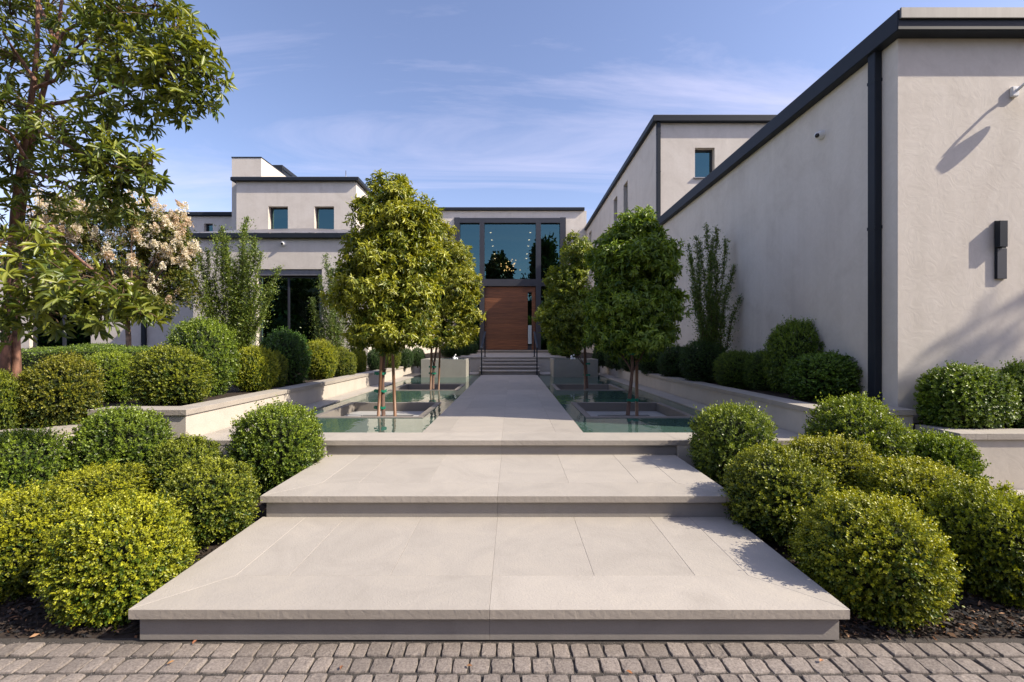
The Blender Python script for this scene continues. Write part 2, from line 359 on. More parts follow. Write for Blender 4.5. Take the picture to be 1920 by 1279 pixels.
def wall(name, axis, at, a0, a1, z0, z1, holes, thick, mat, parent):
    """a wall with openings. axis 'x': runs along x at y=at, thickness towards +y. axis 'y': runs along y at x=at, thickness towards sign(thick) x"""
    bm = bmesh.new(); cache = {}
    def v(a, d, z):
        k = (round(a, 5), round(d, 5), round(z, 5))
        if k not in cache: cache[k] = bm.verts.new((a, at + d, z) if axis == 'x' else (at + d, a, z))
        return cache[k]
    cs = cells(a0, a1, z0, z1, holes)
    occ = set(cs)
    A = sorted({c[0] for c in cs} | {c[1] for c in cs}); B = sorted({c[2] for c in cs} | {c[3] for c in cs})
    def has(i, j):
        return 0 <= i < len(A) - 1 and 0 <= j < len(B) - 1 and (A[i], A[i + 1], B[j], B[j + 1]) in occ
    for i in range(len(A) - 1):
        for j in range(len(B) - 1):
            if not has(i, j): continue
            p, q, r, s = A[i], A[i + 1], B[j], B[j + 1]
            for d in (0, thick): bm.faces.new((v(p, d, r), v(q, d, r), v(q, d, s), v(p, d, s)))
            if not has(i - 1, j): bm.faces.new((v(p, 0, r), v(p, 0, s), v(p, thick, s), v(p, thick, r)))
            if not has(i + 1, j): bm.faces.new((v(q, 0, r), v(q, 0, s), v(q, thick, s), v(q, thick, r)))
            if not has(i, j - 1): bm.faces.new((v(p, 0, r), v(q, 0, r), v(q, thick, r), v(p, thick, r)))
            if not has(i, j + 1): bm.faces.new((v(p, 0, s), v(q, 0, s), v(q, thick, s), v(p, thick, s)))
    bmesh.ops.recalc_face_normals(bm, faces=bm.faces[:])
    return fin(name, bm, mat, parent)

def tube_arrays(pts, rad, sides=7):
    pts = [Vector(p) for p in pts]; n = len(pts); V = []; F = []
    up = Vector((0.31, 0.17, 0.93))
    for i, p in enumerate(pts):
        d = (pts[min(i + 1, n - 1)] - pts[max(i - 1, 0)]).normalized()
        a = d.cross(up)
        if a.length < 1e-3: a = d.cross(Vector((1, 0, 0)))
        a.normalize(); b = d.cross(a)
        for k in range(sides):
            t = 2 * math.pi * k / sides
            V.append(p + (a * math.cos(t) + b * math.sin(t)) * rad[i])
    for i in range(n - 1):
        for k in range(sides):
            F.append((i * sides + k, i * sides + (k + 1) % sides, (i + 1) * sides + (k + 1) % sides, (i + 1) * sides + k))
    return V, F

def tubes(name, specs, mat, parent=None, sides=7, smooth=True, loc=None):
    V, F = [], []
    for pts, rad in specs:
        v, f = tube_arrays(pts, rad, sides); o = len(V)
        V += v; F += [tuple(i + o for i in q) for q in f]
        F.append(tuple(o + k for k in range(sides))); F.append(tuple(o + len(v) - 1 - k for k in range(sides)))
    me = bpy.data.meshes.new(name); me.from_pydata([tuple(v) for v in V], [], F); me.update()
    if smooth:
        for p in me.polygons: p.use_smooth = True
    return link(name, me, mat, parent, loc)

def bezier(p0, p1, n=8, sag=0.0, wob=0.0, rnd=random):
    p0, p1 = Vector(p0), Vector(p1); out = []
    for i in range(n + 1):
        t = i / n; p = p0.lerp(p1, t); p.z += sag * 4 * t * (1 - t)
        if 0 < i < n: p += Vector((rnd.uniform(-wob, wob), rnd.uniform(-wob, wob), rnd.uniform(-wob, wob)))
        out.append(p)
    return out

# ---- leaves as arrays
def norm(a): return a / np.maximum(np.linalg.norm(a, axis=1, keepdims=True), 1e-9)

TEMPL = {  # (along, side, up) and faces
    'oval': (np.array([(0, 0, 0), (.30, .5, .10), (.78, .40, .06), (1, 0, -.05), (.78, -.40, .06), (.30, -.5, .10)]), [(0, 1, 2, 3), (0, 3, 4, 5)]),
    'long': (np.array([(0, 0, 0), (.30, .42, .05), (.65, .45, .0), (1, 0, -.22), (.65, -.45, .0), (.30, -.42, .05)]), [(0, 1, 2, 3), (0, 3, 4, 5)]),
    'quad': (np.array([(0, 0, 0), (.5, .5, .08), (1, 0, 0), (.5, -.5, .08)]), [(0, 1, 2, 3)]),
}
def leaves(P_, D, U, L, W, C, kind):
    """P_,D,U (n,3); L,W (n,); C (n,3) -> verts, faces, colours"""
    T, F = TEMPL[kind]; n = len(P_)
    D = norm(D); Sd = norm(np.cross(D, U)); Up = np.cross(Sd, D)
    V = (P_[:, None, :] + D[:, None, :] * (T[None, :, 0:1] * L[:, None, None]) + Sd[:, None, :] * (T[None, :, 1:2] * W[:, None, None])
         + Up[:, None, :] * (T[None, :, 2:3] * L[:, None, None]))
    k = len(T); base = np.arange(n)[:, None, None] * k
    Fa = (np.array(F)[None, :, :] + base).reshape(-1, 4)
    return V.reshape(-1, 3), Fa, np.repeat(C, k, axis=0)

def mesh_arrays(name, parts):
    """parts: list of (V, F(quads), C or None, material index)"""
    Vs, Fs, Cs, Ms = [], [], [], []; o = 0
    for V, F, C, mi in parts:
        V = np.asarray(V, dtype=np.float32); F = np.asarray(F, dtype=np.int32)
        Vs.append(V); Fs.append(F + o); o += len(V)
        Cs.append(np.ones((len(V), 3), np.float32) * 0.05 if C is None else np.asarray(C, np.float32)); Ms.append(np.full(len(F), mi, np.int32))
    V = np.concatenate(Vs); F = np.concatenate(Fs); C = np.concatenate(Cs); Mi = np.concatenate(Ms)
    me = bpy.data.meshes.new(name)
    me.vertices.add(len(V)); me.vertices.foreach_set('co', V.ravel())
    me.loops.add(len(F) * 4); me.loops.foreach_set('vertex_index', F.ravel())
    me.polygons.add(len(F)); me.polygons.foreach_set('loop_start', np.arange(0, len(F) * 4, 4, dtype=np.int32))
    try: me.polygons.foreach_set('loop_total', np.full(len(F), 4, np.int32))
    except Exception: pass
    me.polygons.foreach_set('material_index', Mi)
    me.update(calc_edges=True)
    ca = me.color_attributes.new('Col', 'FLOAT_COLOR', 'POINT')
    ca.data.foreach_set('color', np.concatenate([C, np.ones((len(C), 1), np.float32)], axis=1).astype(np.float32).ravel())
    return me

def unit(n, rng): return norm(rng.normal(size=(n, 3)))

def lumpy(v, seed, f=2.4):
    """cheap smooth noise on directions"""
    r = np.random.default_rng(seed); out = np.zeros(len(v))
    for i in range(6):
        k = r.normal(size=3) * f * (1 + .35 * i); ph = r.uniform(0, 6.28); out += np.sin(v @ k + ph) / (1 + .5 * i)
    return out / 2.2

def sphere_quads(nu=20, nv=12):
    V = []; F = []
    for j in range(nv + 1):
        t = math.pi * j / nv
        for i in range(nu):
            p = 2 * math.pi * i / nu; V.append((math.sin(t) * math.cos(p), math.sin(t) * math.sin(p), math.cos(t)))
    for j in range(nv):
        for i in range(nu): F.append((j * nu + i, j * nu + (i + 1) % nu, (j + 1) * nu + (i + 1) % nu, (j + 1) * nu + i))
    return np.array(V), np.array(F)

def ball_mesh(name, seed, ns, leaf, new, old, kind='oval', per=8, p=2.5, lump=0.11, spread=0.074, ratio=0.60):
    """a clipped ball of sprigs, radius about 1 x 1 x 1 in units of 0.45 m; new growth colour outside and on top"""
    rng = np.random.default_rng(seed); R = 0.45
    v = unit(int(ns * 1.25), rng); v = v[v[:, 2] > -0.93][:ns]; ns = len(v)
    se = (np.abs(v) ** p).sum(1) ** (-1 / p)
    clump = lumpy(v, seed + 1, 9)
    shape = se * (1 + lump * lumpy(v, seed) + 0.080 * clump + 0.03 * lumpy(v, seed + 5, 20))
    deep = rng.random(ns) ** 1.7 * 0.20
    r = R * shape * (1 - deep) * (1 + 0.05 * (rng.random(ns) - .5))
    base = v * r[:, None] * 1.0
    d = norm(v * 0.9 + rng.normal(size=(ns, 3)) * 0.42 + np.array([0, 0, 0.30]))
    slen = spread * rng.uniform(0.6, 1.35, ns)
    stray = rng.random(ns) < 0.07; slen = np.where(stray & (v[:, 2] > -.3), slen * 1.75, slen)
    old_, new_ = np.array(old), np.array(new)
    ps, ds, us, ls, cs = [], [], [], [], []
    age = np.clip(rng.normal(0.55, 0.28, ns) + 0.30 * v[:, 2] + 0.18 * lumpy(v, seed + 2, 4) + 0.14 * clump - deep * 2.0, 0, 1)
    a1 = norm(np.cross(d, rng.normal(size=(ns, 3)))); a2 = np.cross(d, a1)
    for j in range(per):
        t = (j // 2 + 1) / (per / 2); ang = (j % 2) * math.pi + (j // 2) * 1.45 + rng.uniform(-.5, .5, ns)
        out = a1 * np.cos(ang)[:, None] + a2 * np.sin(ang)[:, None]
        ps.append(base + d * (slen * t)[:, None]); ds.append(out * 0.85 + d * (0.35 + 0.75 * t)); us.append(d + rng.normal(size=(ns, 3)) * .25)
        ls.append(leaf * rng.uniform(.7, 1.2, ns) * (1.0 - .15 * (t > .9)))
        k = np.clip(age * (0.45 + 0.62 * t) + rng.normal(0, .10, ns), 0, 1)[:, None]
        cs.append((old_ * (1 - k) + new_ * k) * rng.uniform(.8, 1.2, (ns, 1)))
    Pp, Dd, Uu, Ll, Cc = map(np.concatenate, (ps, ds, us, ls, cs))
    lv = leaves(Pp, Dd, Uu, Ll, Ll * ratio, Cc, kind)
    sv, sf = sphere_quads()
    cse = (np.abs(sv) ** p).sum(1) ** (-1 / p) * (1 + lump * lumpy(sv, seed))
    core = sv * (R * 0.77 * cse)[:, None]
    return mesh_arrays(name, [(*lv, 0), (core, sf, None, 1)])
# ------------------------------------------------------------------ ground
AX = -0.118
Z1, Z2, Z3, ZW = 0.174, 0.346, 0.503, 0.486
ZS = 0.785        # soil behind the pool walls
ground = boxo('ground', -300, 300, -300, 500, -0.6, -0.09, M['ground']); tag(ground, kind='structure')

def sheet(name, quads, mat, kind='structure', res=0.35, rough=0.02, seed=1):
    """ground sheet from quads given by 4 corners, gently uneven"""
    rng = random.Random(seed); bm = bmesh.new()
    for q in quads:
        q = [Vector(p) for p in q]
        nu = max(1, int((q[1] - q[0]).length / res)); nv = max(1, int((q[3] - q[0]).length / res)); g = []
        for i in range(nu + 1):
            row = []
            for j in range(nv + 1):
                s, t = i / nu, j / nv
                p = q[0] * (1 - s) * (1 - t) + q[1] * s * (1 - t) + q[2] * s * t + q[3] * (1 - s) * t
                p.z += rng.uniform(-rough, rough) if 0 < i < nu and 0 < j < nv else 0
                row.append(bm.verts.new(p))
            g.append(row)
        for i in range(nu):
            for j in range(nv): bm.faces.new((g[i][j], g[i + 1][j], g[i + 1][j + 1], g[i][j + 1]))
    o = fin(name, bm, mat, None, smooth=True); tag(o, kind=kind); return o

# planting beds
sheet('planting_bed', [((-9, 2.33, -0.01), (-1.90, 2.33, -0.01), (-1.90, 4.74, .14), (-9, 4.74, .14))], M['soil'], seed=2)
sheet('planting_bed', [((1.66, 2.33, -0.01), (9, 2.33, -0.01), (9, 4.74, .13), (1.66, 4.74, .13))], M['soil'], seed=3)
sheet('planting_bed', [((-20, 4.2, .61), (-4.46, 4.2, .61), (-4.46, 4.9, .64), (-20, 4.9, .64)),
                       ((-20, 4.9, .64), (-3.6, 4.9, ZS), (-3.6, 16.8, ZS), (-20, 16.8, ZS))], M['soil'], seed=4)
sheet('planting_bed', [((3.40, 4.9, ZS), (4.35, 4.9, ZS), (4.35, 16.6, ZS), (3.40, 16.6, ZS))], M['soil'], seed=5)
sheet('planting_bed', [((4.2, 4.30, .62), (9, 4.30, .62), (9, 5.05, .64), (4.2, 5.05, .64))], M['soil'], seed=6)
sheet('planting_bed', [((-4.6, 16.6, 1.0), (-2.15, 16.6, 1.0), (-2.15, 26.1, 1.05), (-4.6, 26.1, 1.05)),
                       ((1.92, 16.6, 1.0), (4.35, 16.6, 1.0), (4.35, 26.1, 1.05), (1.92, 26.1, 1.05))], M['soil'], seed=7)
# side path of pale stone to the right
path = root('side_path')
for i, x in enumerate((3.98, 4.78, 5.58, 6.38, 7.18, 7.98)):
    rslab('paving_slab', x, x + .8, 3.62, 4.26, .0, .135, [M['stone'], M['stone_edge']], path)

# ------------------------------------------------------------------ cobbled drive
drive = root('cobbled_drive')
boxo('joint_bed', -9, 9, -14, 2.36, -0.08, -0.010, M['grit'], drive)
cob_meshes = []
for k in range(9):
    rg = random.Random(50 + k); bm = bmesh.new(); ring0 = []; n = 12
    for i in range(n):
        a = 2 * math.pi * i / n + .26; c, s = math.cos(a), math.sin(a); pw = 9.0
        r = (abs(c) ** pw + abs(s) ** pw) ** (-1 / pw)
        ring0.append((c * r * (1 + rg.uniform(-.08, .05)), s * r * (1 + rg.uniform(-.08, .05))))
    rings = []
    for sc, z in ((1.02, -.05), (1.0, -.007), (.955, -.0015), (.6, .0)):
        rings.append([bm.verts.new((x * sc * .5, y * sc * .5, z + (rg.uniform(-.002, .002) if sc < .97 else 0))) for x, y in ring0])
    for a, b in zip(rings[:-1], rings[1:]):
        for i in range(n): bm.faces.new((a[i], a[(i + 1) % n], b[(i + 1) % n], b[i]))
    bm.faces.new(rings[-1])
    me = bpy.data.meshes.new('cobblestone'); bm.to_mesh(me); bm.free()
    me.materials.append(M['cobble']); cob_meshes.append(me)
rg = random.Random(11); ROWD = 0.1085; far_rows = []
def cobble_row(yc, x0, x1, ph):
    x = x0 + ph; out = []
    while x < x1:
        w = rg.choice((.072, .080, .088, .094, .102, .114)); out.append((x + w / 2, yc, w)); x += w + .006
    return out
yc = 2.30 - .012 - ROWD / 2; nrow = 0
while yc > -3.0:
    hero = nrow < 4
    for (x, y, w) in cobble_row(yc, -7.2, 7.2, rg.uniform(0, .08)):
        if hero and -3.45 < x < 3.35: far = False
        elif hero and nrow < 0: far = False
        else: far = True
        if far: far_rows.append((x, y, w)); continue
        o = link('cobblestone', rg.choice(cob_meshes), None, drive)
        o.location = (x, y + rg.uniform(-.003, .003), rg.uniform(-.004, .004)); o.scale = (w - .002, ROWD - .012 + rg.uniform(-.004, .003), 1)
        o.rotation_euler = (rg.uniform(-.015, .015), rg.uniform(-.02, .02), rg.uniform(-.035, .035))
    nrow += 1; yc -= ROWD
# the others, joined
vv, ff = [], []
for (x, y, w) in far_rows:
    hw, hd = (w - .006) / 2, (ROWD - .018) / 2; b = len(vv); dz = rg.uniform(-.003, .002); t = .008
    for sx, sy in ((-1, -1), (1, -1), (1, 1), (-1, 1)): vv.append((x + sx * hw, y + sy * hd, -.03))
    for sx, sy in ((-1, -1), (1, -1), (1, 1), (-1, 1)): vv.append((x + sx * (hw - t), y + sy * (hd - t), dz))
    ff += [(b + 4, b + 5, b + 6, b + 7)] + [(b + i, b + (i + 1) % 4, b + 4 + (i + 1) % 4, b + 4 + i) for i in range(4)]
me = bpy.data.meshes.new('outer_cobbles'); me.from_pydata(vv, [], ff); me.update()
o = link('outer_cobbles', me, M['cobble'], drive); o['kind'] = 'stuff'
# grit standing in the joints
rn = np.random.default_rng(5); n = 9000
gx = rn.uniform(-3.5, 3.4, n); gr = rn.integers(0, 5, n); gy = 2.288 - gr * ROWD + rn.normal(0, .0055, n)
m2 = n // 3; gy[:m2] = rn.uniform(1.85, 2.29, m2)
s = rn.uniform(.0012, .0035, n); gz = rn.uniform(-.012, -.006, n)
base = np.stack([gx, gy, gz], 1)
T4 = np.array([(1, 0, 0), (-.4, .9, 0), (-.5, -.8, .1), (0, 0, 1.1)])
V = (base[:, None] + T4[None] * s[:, None, None] * rn.uniform(.6, 1.3, (n, 4, 1))).reshape(-1, 3)
F = (np.array([(0, 1, 2, 3), (0, 3, 1, 2)])[None] + np.arange(n)[:, None, None] * 4).reshape(-1, 4)
# two bent quads read as a pebble
C = np.repeat(np.array([(.30, .27, .24)]) * rn.uniform(.15, 1.6, (n, 1)), 4, axis=0)
o = link('joint_gravel', mesh_arrays('joint_gravel', [(V, F, C, 0)]), M['chips']); tag(o, kind='stuff')

# bark mulch and fallen leaves on the front beds
def mulch(name, regions, n, seed, zf, warm=0.10):
    rn = np.random.default_rng(seed); px, py = [], []
    for (x0, x1, y0, y1, share) in regions:
        k = int(n * share); px.append(rn.uniform(x0, x1, k)); py.append(rn.uniform(y0, y1, k))
    px = np.concatenate(px); py = np.concatenate(py); k = len(px)
    pz = zf(px, py) + rn.uniform(0, .022, k)
    D = norm(np.stack([rn.normal(size=k), rn.normal(size=k), rn.normal(0, .35, k)], 1)); U = norm(np.stack([rn.normal(0, .5, k), rn.normal(0, .5, k), np.ones(k)], 1))
    L_ = rn.uniform(.012, .050, k); W = L_ * rn.uniform(.2, .55, k)
    pal = np.array([(.020, .016, .014), (.035, .026, .020), (.055, .036, .024), (.010, .010, .012), (.22, .10, .045), (.30, .17, .09)])
    pr = np.array([.30, .28, .20, .22, warm * .6, warm * .4]); pr /= pr.sum()
    C = pal[rn.choice(6, k, p=pr)] * rn.uniform(.7, 1.3, (k, 1))
    lv = leaves(np.stack([px, py, pz], 1), D, U, L_, W, C, 'quad')
    o = link(name, mesh_arrays(name, [(*lv, 0)]), M['chips']); tag(o, kind='stuff')
mulch('bark_mulch', [(-6, -1.93, 2.34, 3.2, .6), (-5, -1.9, 3.2, 4.6, .15), (1.7, 5.5, 2.34, 3.2, .2), (1.7, 4.5, 3.2, 4.7, .05)], 26000, 21, lambda x, y: -.01 + (y - 2.33) * .06)
mulch('bark_mulch', [(1.68, 4.6, 2.33, 3.0, 1.0)], 11000, 23, lambda x, y: -.008 + (y - 2.33) * .06, warm=.16)
mulch('leaf_litter', [(-7.5, -4.5, 4.22, 5.2, .7), (-9, -3.7, 5, 9, .3)], 7000, 22, lambda x, y: .625 + np.clip((y - 4.9), 0, .4) * .35, warm=.35)

# ------------------------------------------------------------------ front steps (two deep platforms and the top landing edge)
steps = thing('front_steps', 'wide pale limestone steps of two deep platforms rising from the cobbles', 'steps')
SM = [M['stone'], M['stone_edge']]
def platform(xl, xr, y0, y1, zt, zb, th=.05, bw=.335, xs=()):
    # mitred border
    front_split = AX
    slab('border_slab', [(xl + G, y0 + G), (front_split - G, y0 + G), (front_split - G, y0 + bw - G), (xl + bw, y0 + bw - G)], zt - th, zt, SM, steps)
    slab('border_slab', [(front_split + G, y0 + G), (xr - G, y0 + G), (xr - bw, y0 + bw - G), (front_split + G, y0 + bw - G)], zt - th, zt, SM, steps)
    slab('border_slab', [(xl + G, y0 + 2 * G), (xl + bw - G, y0 + bw + G), (xl + bw - G, y1), (xl + G, y1)], zt - th, zt, SM, steps)
    slab('border_slab', [(xr - G, y0 + 2 * G), (xr - G, y1), (xr - bw + G, y1), (xr - bw + G, y0 + bw + G)], zt - th, zt, SM, steps)
    edges = [xl + bw, *xs, xr - bw]
    for a, b in zip(edges[:-1], edges[1:]): rslab('tread_slab', a, b, y0 + bw, y1, zt - th, zt, SM, steps)
    boxo('grout', xl + .012, xr - .012, y0 + .012, y1 - .012, zt - th + .012, zt - .003, M['grout'], steps)
    ov = .032
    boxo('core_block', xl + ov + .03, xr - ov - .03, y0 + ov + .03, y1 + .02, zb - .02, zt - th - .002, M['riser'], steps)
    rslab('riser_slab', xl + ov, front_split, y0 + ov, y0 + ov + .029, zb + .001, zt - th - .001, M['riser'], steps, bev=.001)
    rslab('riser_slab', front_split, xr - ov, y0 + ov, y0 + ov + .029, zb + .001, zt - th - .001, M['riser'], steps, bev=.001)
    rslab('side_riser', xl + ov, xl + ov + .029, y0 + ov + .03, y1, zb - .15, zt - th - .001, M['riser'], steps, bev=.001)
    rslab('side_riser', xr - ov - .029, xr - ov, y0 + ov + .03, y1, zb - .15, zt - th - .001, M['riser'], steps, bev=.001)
XS = [AX - 1.165, AX - .585, AX, AX + .585, AX + 1.165]
platform(-1.925, 1.688, 2.267, 3.49, Z1, 0.0, xs=XS)
platform(-1.925, 1.700, 3.450, 4.76, Z2, Z1 - .006, xs=XS)
# top edge between the low walls: slab, riser
YT = 4.712
for a, b in ((-1.945, AX), (AX, 1.715)):
    rslab('edge_slab', a, b, YT, 5.135, Z3 - .052, Z3, SM, steps)
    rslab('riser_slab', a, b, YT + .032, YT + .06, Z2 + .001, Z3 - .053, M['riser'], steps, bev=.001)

# ------------------------------------------------------------------ pool surround, walkway
sur = root('pool_surround')
# front strip left and right of the steps, flush face
for (a, b) in ((-3.46, -2.72), (-2.72, -1.945)):
    rslab('coping_slab', a, b, YT, 5.135, Z3 - .052, Z3, SM, sur)
for (a, b) in ((1.715, 2.46), (2.46, 3.20)):
    rslab('coping_slab', a, b, YT, 5.135, Z3 - .052, Z3, SM, sur)
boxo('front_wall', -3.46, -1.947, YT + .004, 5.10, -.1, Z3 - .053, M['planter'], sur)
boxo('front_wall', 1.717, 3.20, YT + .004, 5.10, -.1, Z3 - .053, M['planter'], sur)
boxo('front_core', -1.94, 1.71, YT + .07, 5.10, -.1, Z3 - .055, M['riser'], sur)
# pool shell
boxo('pool_floor', -3.40, 3.20, 5.10, 16.62, -.05, .30, M['poolfloor'], sur)
boxo('pool_wall', -3.40, 3.20, 5.101, 5.134, .30, Z3 - .054, M['poolwall'], sur)
walk = root('walkway')
boxo('grout', -1.02, .79, 5.15, 14.85, Z3 - .03, Z3 - .003, M['grout'], walk)
ys = [5.138]
while ys[-1] < 14.8: ys.append(min(14.86, ys[-1] + .972))
WX = [-1.03, -.725, AX, .487, .80]
for j in range(len(ys) - 1):
    for i in range(4):
        rslab('paving_slab', WX[i], WX[i + 1], ys[j], ys[j + 1], Z3 - .05, Z3, [M['walk'], M['stone_edge']], walk)
boxo('walkway_base', -1.00, .77, 5.14, 14.86, .0, Z3 - .052, M['poolwall'], walk)
# bench ledge along both pool walls
for side, (xi, xo, yend) in (('l', (-3.075, -3.415, 15.6)), ('r', (2.835, 3.19, 15.6))):
    y = 5.135
    while y < yend:
        y2 = min(yend, y + 1.22)
        rslab('bench_slab', min(xi, xo), max(xi, xo), y, y2, Z3 - .058, Z3, SM, sur)
        y = y2
    w = .07 if side == 'r' else -.07
    boxo('bench_support', min(xi + w, xo), max(xi + w, xo), 5.14, 16.6, .24, Z3 - .06, M['poolwall'], sur)
# water: two sheets with the pits left out
PITS = [(1.10, 2.47, 6.34, 7.80), (1.06, 2.41, 10.05, 11.45), (-2.72, -1.33, 6.34, 7.80), (-2.66, -1.30, 10.05, 11.45)]
T = .09
def water(name, x0, x1, holes):
    bm = bmesh.new(); c = {}
    def v(x, y):
        k = (round(x, 4), round(y, 4))
        if k not in c: c[k] = bm.verts.new((x, y, ZW))
        return c[k]
    for (a, b, p, q) in cells(x0, x1, 5.136, 16.5, holes): bm.faces.new((v(a, p), v(b, p), v(b, q), v(a, q)))
    bmesh.ops.recalc_face_normals(bm, faces=bm.faces[:])
    for f in bm.faces:
        if f.normal.z < 0: f.normal_flip()
    tag(fin(name, bm, M['water']), kind='structure')
pr = PITS[:2]; pl = PITS[2:]
water('water', .80, 2.905, [(a - .006, b + .006, p - .006, q + .006) for a, b, p, q in pr])
water('water', -3.145, -1.03, [(a - .006, b + .006, p - .006, q + .006) for a, b, p, q in pl])
PLAB = ['nearest the camera right of the walkway', 'farther off right of the walkway', 'nearest the camera left of the walkway', 'farther off left of the walkway']
for (a, b, p, q), lb in zip(PITS, PLAB):
    t = thing('tree_pit', 'square dry stone tree pit sunk in the pool, ' + lb, 'tree pit', ((a + b) / 2, (p + q) / 2, .30), group='stone tree pits in the pool')
    def L_(nm, x0, x1, y0, y1, z0, z1, m, bev=.003):
        bm = bmesh.new(); cx, cy, cz = t.location; box(bm, x0 - cx, x1 - cx, y0 - cy, y1 - cy, z0 - cz, z1 - cz)
        bmesh.ops.bevel(bm, geom=bm.edges[:], offset=bev, segments=1, affect='EDGES'); return fin(nm, bm, m, t)
    zt = ZW + .010
    L_('pit_wall', a - T, b + T, p - T, p, .24, zt, M['pit']); L_('pit_wall', a - T, b + T, q, q + T, .24, zt, M['pit'])
    L_('pit_wall', a - T, a, p + .001, q - .001, .24, zt, M['pit']); L_('pit_wall', b, b + T, p + .001, q - .001, .24, zt, M['pit'])
    hx0, hx1, hy0, hy1 = (a + b) / 2 - .42, (a + b) / 2 + .42, p + .30, q - .42
    for (u0, u1, w0, w1) in ((a + .003, b - .003, hy1, q - .003), (a + .003, b - .003, p + .003, hy0), (a + .003, hx0, hy0 + .003, hy1 - .003), (hx1, b - .003, hy0 + .003, hy1 - .003)):
        L_('cover_board', u0, u1, w0, w1, .325, .355, M['pitfloor'], .002)
    L_('pit_soil', a + .001, b - .001, p + .001, q - .001, .2405, .305, M['soil'], .0005)

# fountain boxes
def fountain(x0, x1, lab):
    t = thing('fountain_block', lab, 'fountain', ((x0 + x1) / 2, 14.6, .24), group='stone fountain blocks at the far end of the pool')
    bm = bmesh.new(); hx = (x1 - x0) / 2
    # hollow top: rim and sunken basin
    outer = [(-hx, -.62), (hx, -.62), (hx, .62), (-hx, .62)]; inner = [(-hx + .06, -.56), (hx - .06, -.56), (hx - .06, .56), (-hx + .06, .56)]
    zb, zt, zi = 0, .802, .775
    A = [bm.verts.new((x, y, zb)) for x, y in outer]; B = [bm.verts.new((x, y, zt)) for x, y in outer]
    C_ = [bm.verts.new((x, y, zt)) for x, y in inner]; D = [bm.verts.new((x, y, zi)) for x, y in inner]
    for i in range(4):
        j = (i + 1) % 4
        bm.faces.new((A[i], A[j], B[j], B[i])); bm.faces.new((B[i], B[j], C_[j], C_[i])); bm.faces.new((C_[i], C_[j], D[j], D[i]))
    bm.faces.new(D)
    fin('block', bm, M['boxstone'], t)
    bm = bmesh.new(); box(bm, -hx + .061, hx - .061, -.559, .559, .776, .792); fin('basin_water', bm, M['water'], t)
    bm = bmesh.new(); rg = random.Random(int(x0 * 10))
    for k in range(9):
        mt = Matrix.Translation((rg.uniform(-.055, .055), rg.uniform(-.05, .05), .80 + rg.uniform(0, .02) + (k < 3) * .06 * k)) @ Matrix.Diagonal((1, 1, 1.35, 1))
        bmesh.ops.create_icosphere(bm, subdivisions=2, radius=rg.uniform(.018, .038) * (1.1 if k > 2 else 1), matrix=mt)
    o = fin('water_jet', bm, M['jet'], t, smooth=True); o.location.x = .0 if x0 > 0 else .30
fountain(-2.83, -1.445, 'grey stone fountain block left of the entrance steps with a bubbling jet')
fountain(1.256, 2.63, 'grey stone fountain block right of the entrance steps with a bubbling jet')

# ------------------------------------------------------------------ planter walls along the pool
def planter(side):
    r = side > 0
    lab = ('long low rendered planter wall with stone cap right of the pool in shade' if r else 'long low rendered planter wall with stone cap left of the pool in sun')
    t = thing('planter_wall', lab, 'wall')
    xi = 3.21 if r else -3.43; s = 1 if r else -1
    o_ = xi + s * .22
    xa, xb = min(xi, o_), max(xi, o_)
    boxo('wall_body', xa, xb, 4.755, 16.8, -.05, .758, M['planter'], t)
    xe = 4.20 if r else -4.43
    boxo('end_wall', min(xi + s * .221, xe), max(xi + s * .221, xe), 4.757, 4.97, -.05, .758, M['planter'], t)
    zc0, zc1 = .760, .818
    y = 5.02
    ca, cb = (xi - s * .022, xi + s * .25)
    while y < 16.8:
        y2 = min(16.8, y + 1.22)
        rslab('cap_stone', min(ca, cb), max(ca, cb), y, y2, zc0, zc1, SM, t)
        y = y2
    yc0, yc1 = 4.73, 5.02
    xo = xe + s * .012
    mid = xi + s * .55
    slab('cap_stone', [(ca, yc0), (mid - s * G, yc0), (mid - s * G, yc1 - G * 2), (ca, yc1 - G * 2)], zc0, zc1, SM, t)
    rslab('cap_stone', min(mid, xo), max(mid, xo), yc0, yc1, zc0, zc1, SM, t)
    # lower wall stepping forward
    t2 = thing('low_planter_wall', ('lower rendered planter wall with cap, holding the clipped shrub beside the grey right wing' if r else 'lower rendered planter wall with cap at the left, mostly behind clipped shrubs'), 'wall')
    xw = 4.215 if r else -4.455
    xw2 = xw + s * .20
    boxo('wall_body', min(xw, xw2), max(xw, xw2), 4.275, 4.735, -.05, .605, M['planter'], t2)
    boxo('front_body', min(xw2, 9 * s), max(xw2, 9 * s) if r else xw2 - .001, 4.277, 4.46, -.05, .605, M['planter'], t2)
    rslab('cap_stone', min(xw - s * .02, xw + s * .24), max(xw - s * .02, xw + s * .24), 4.25 + .0, 4.728, .607, .665, SM, t2)
    x = xw + s * .24
    while abs(x) < 8.8:
        x2 = x + s * 1.2; rslab('cap_stone', min(x, x2), max(x, x2), 4.25, 4.50, .607, .665, SM, t2); x = x2
planter(1); planter(-1)

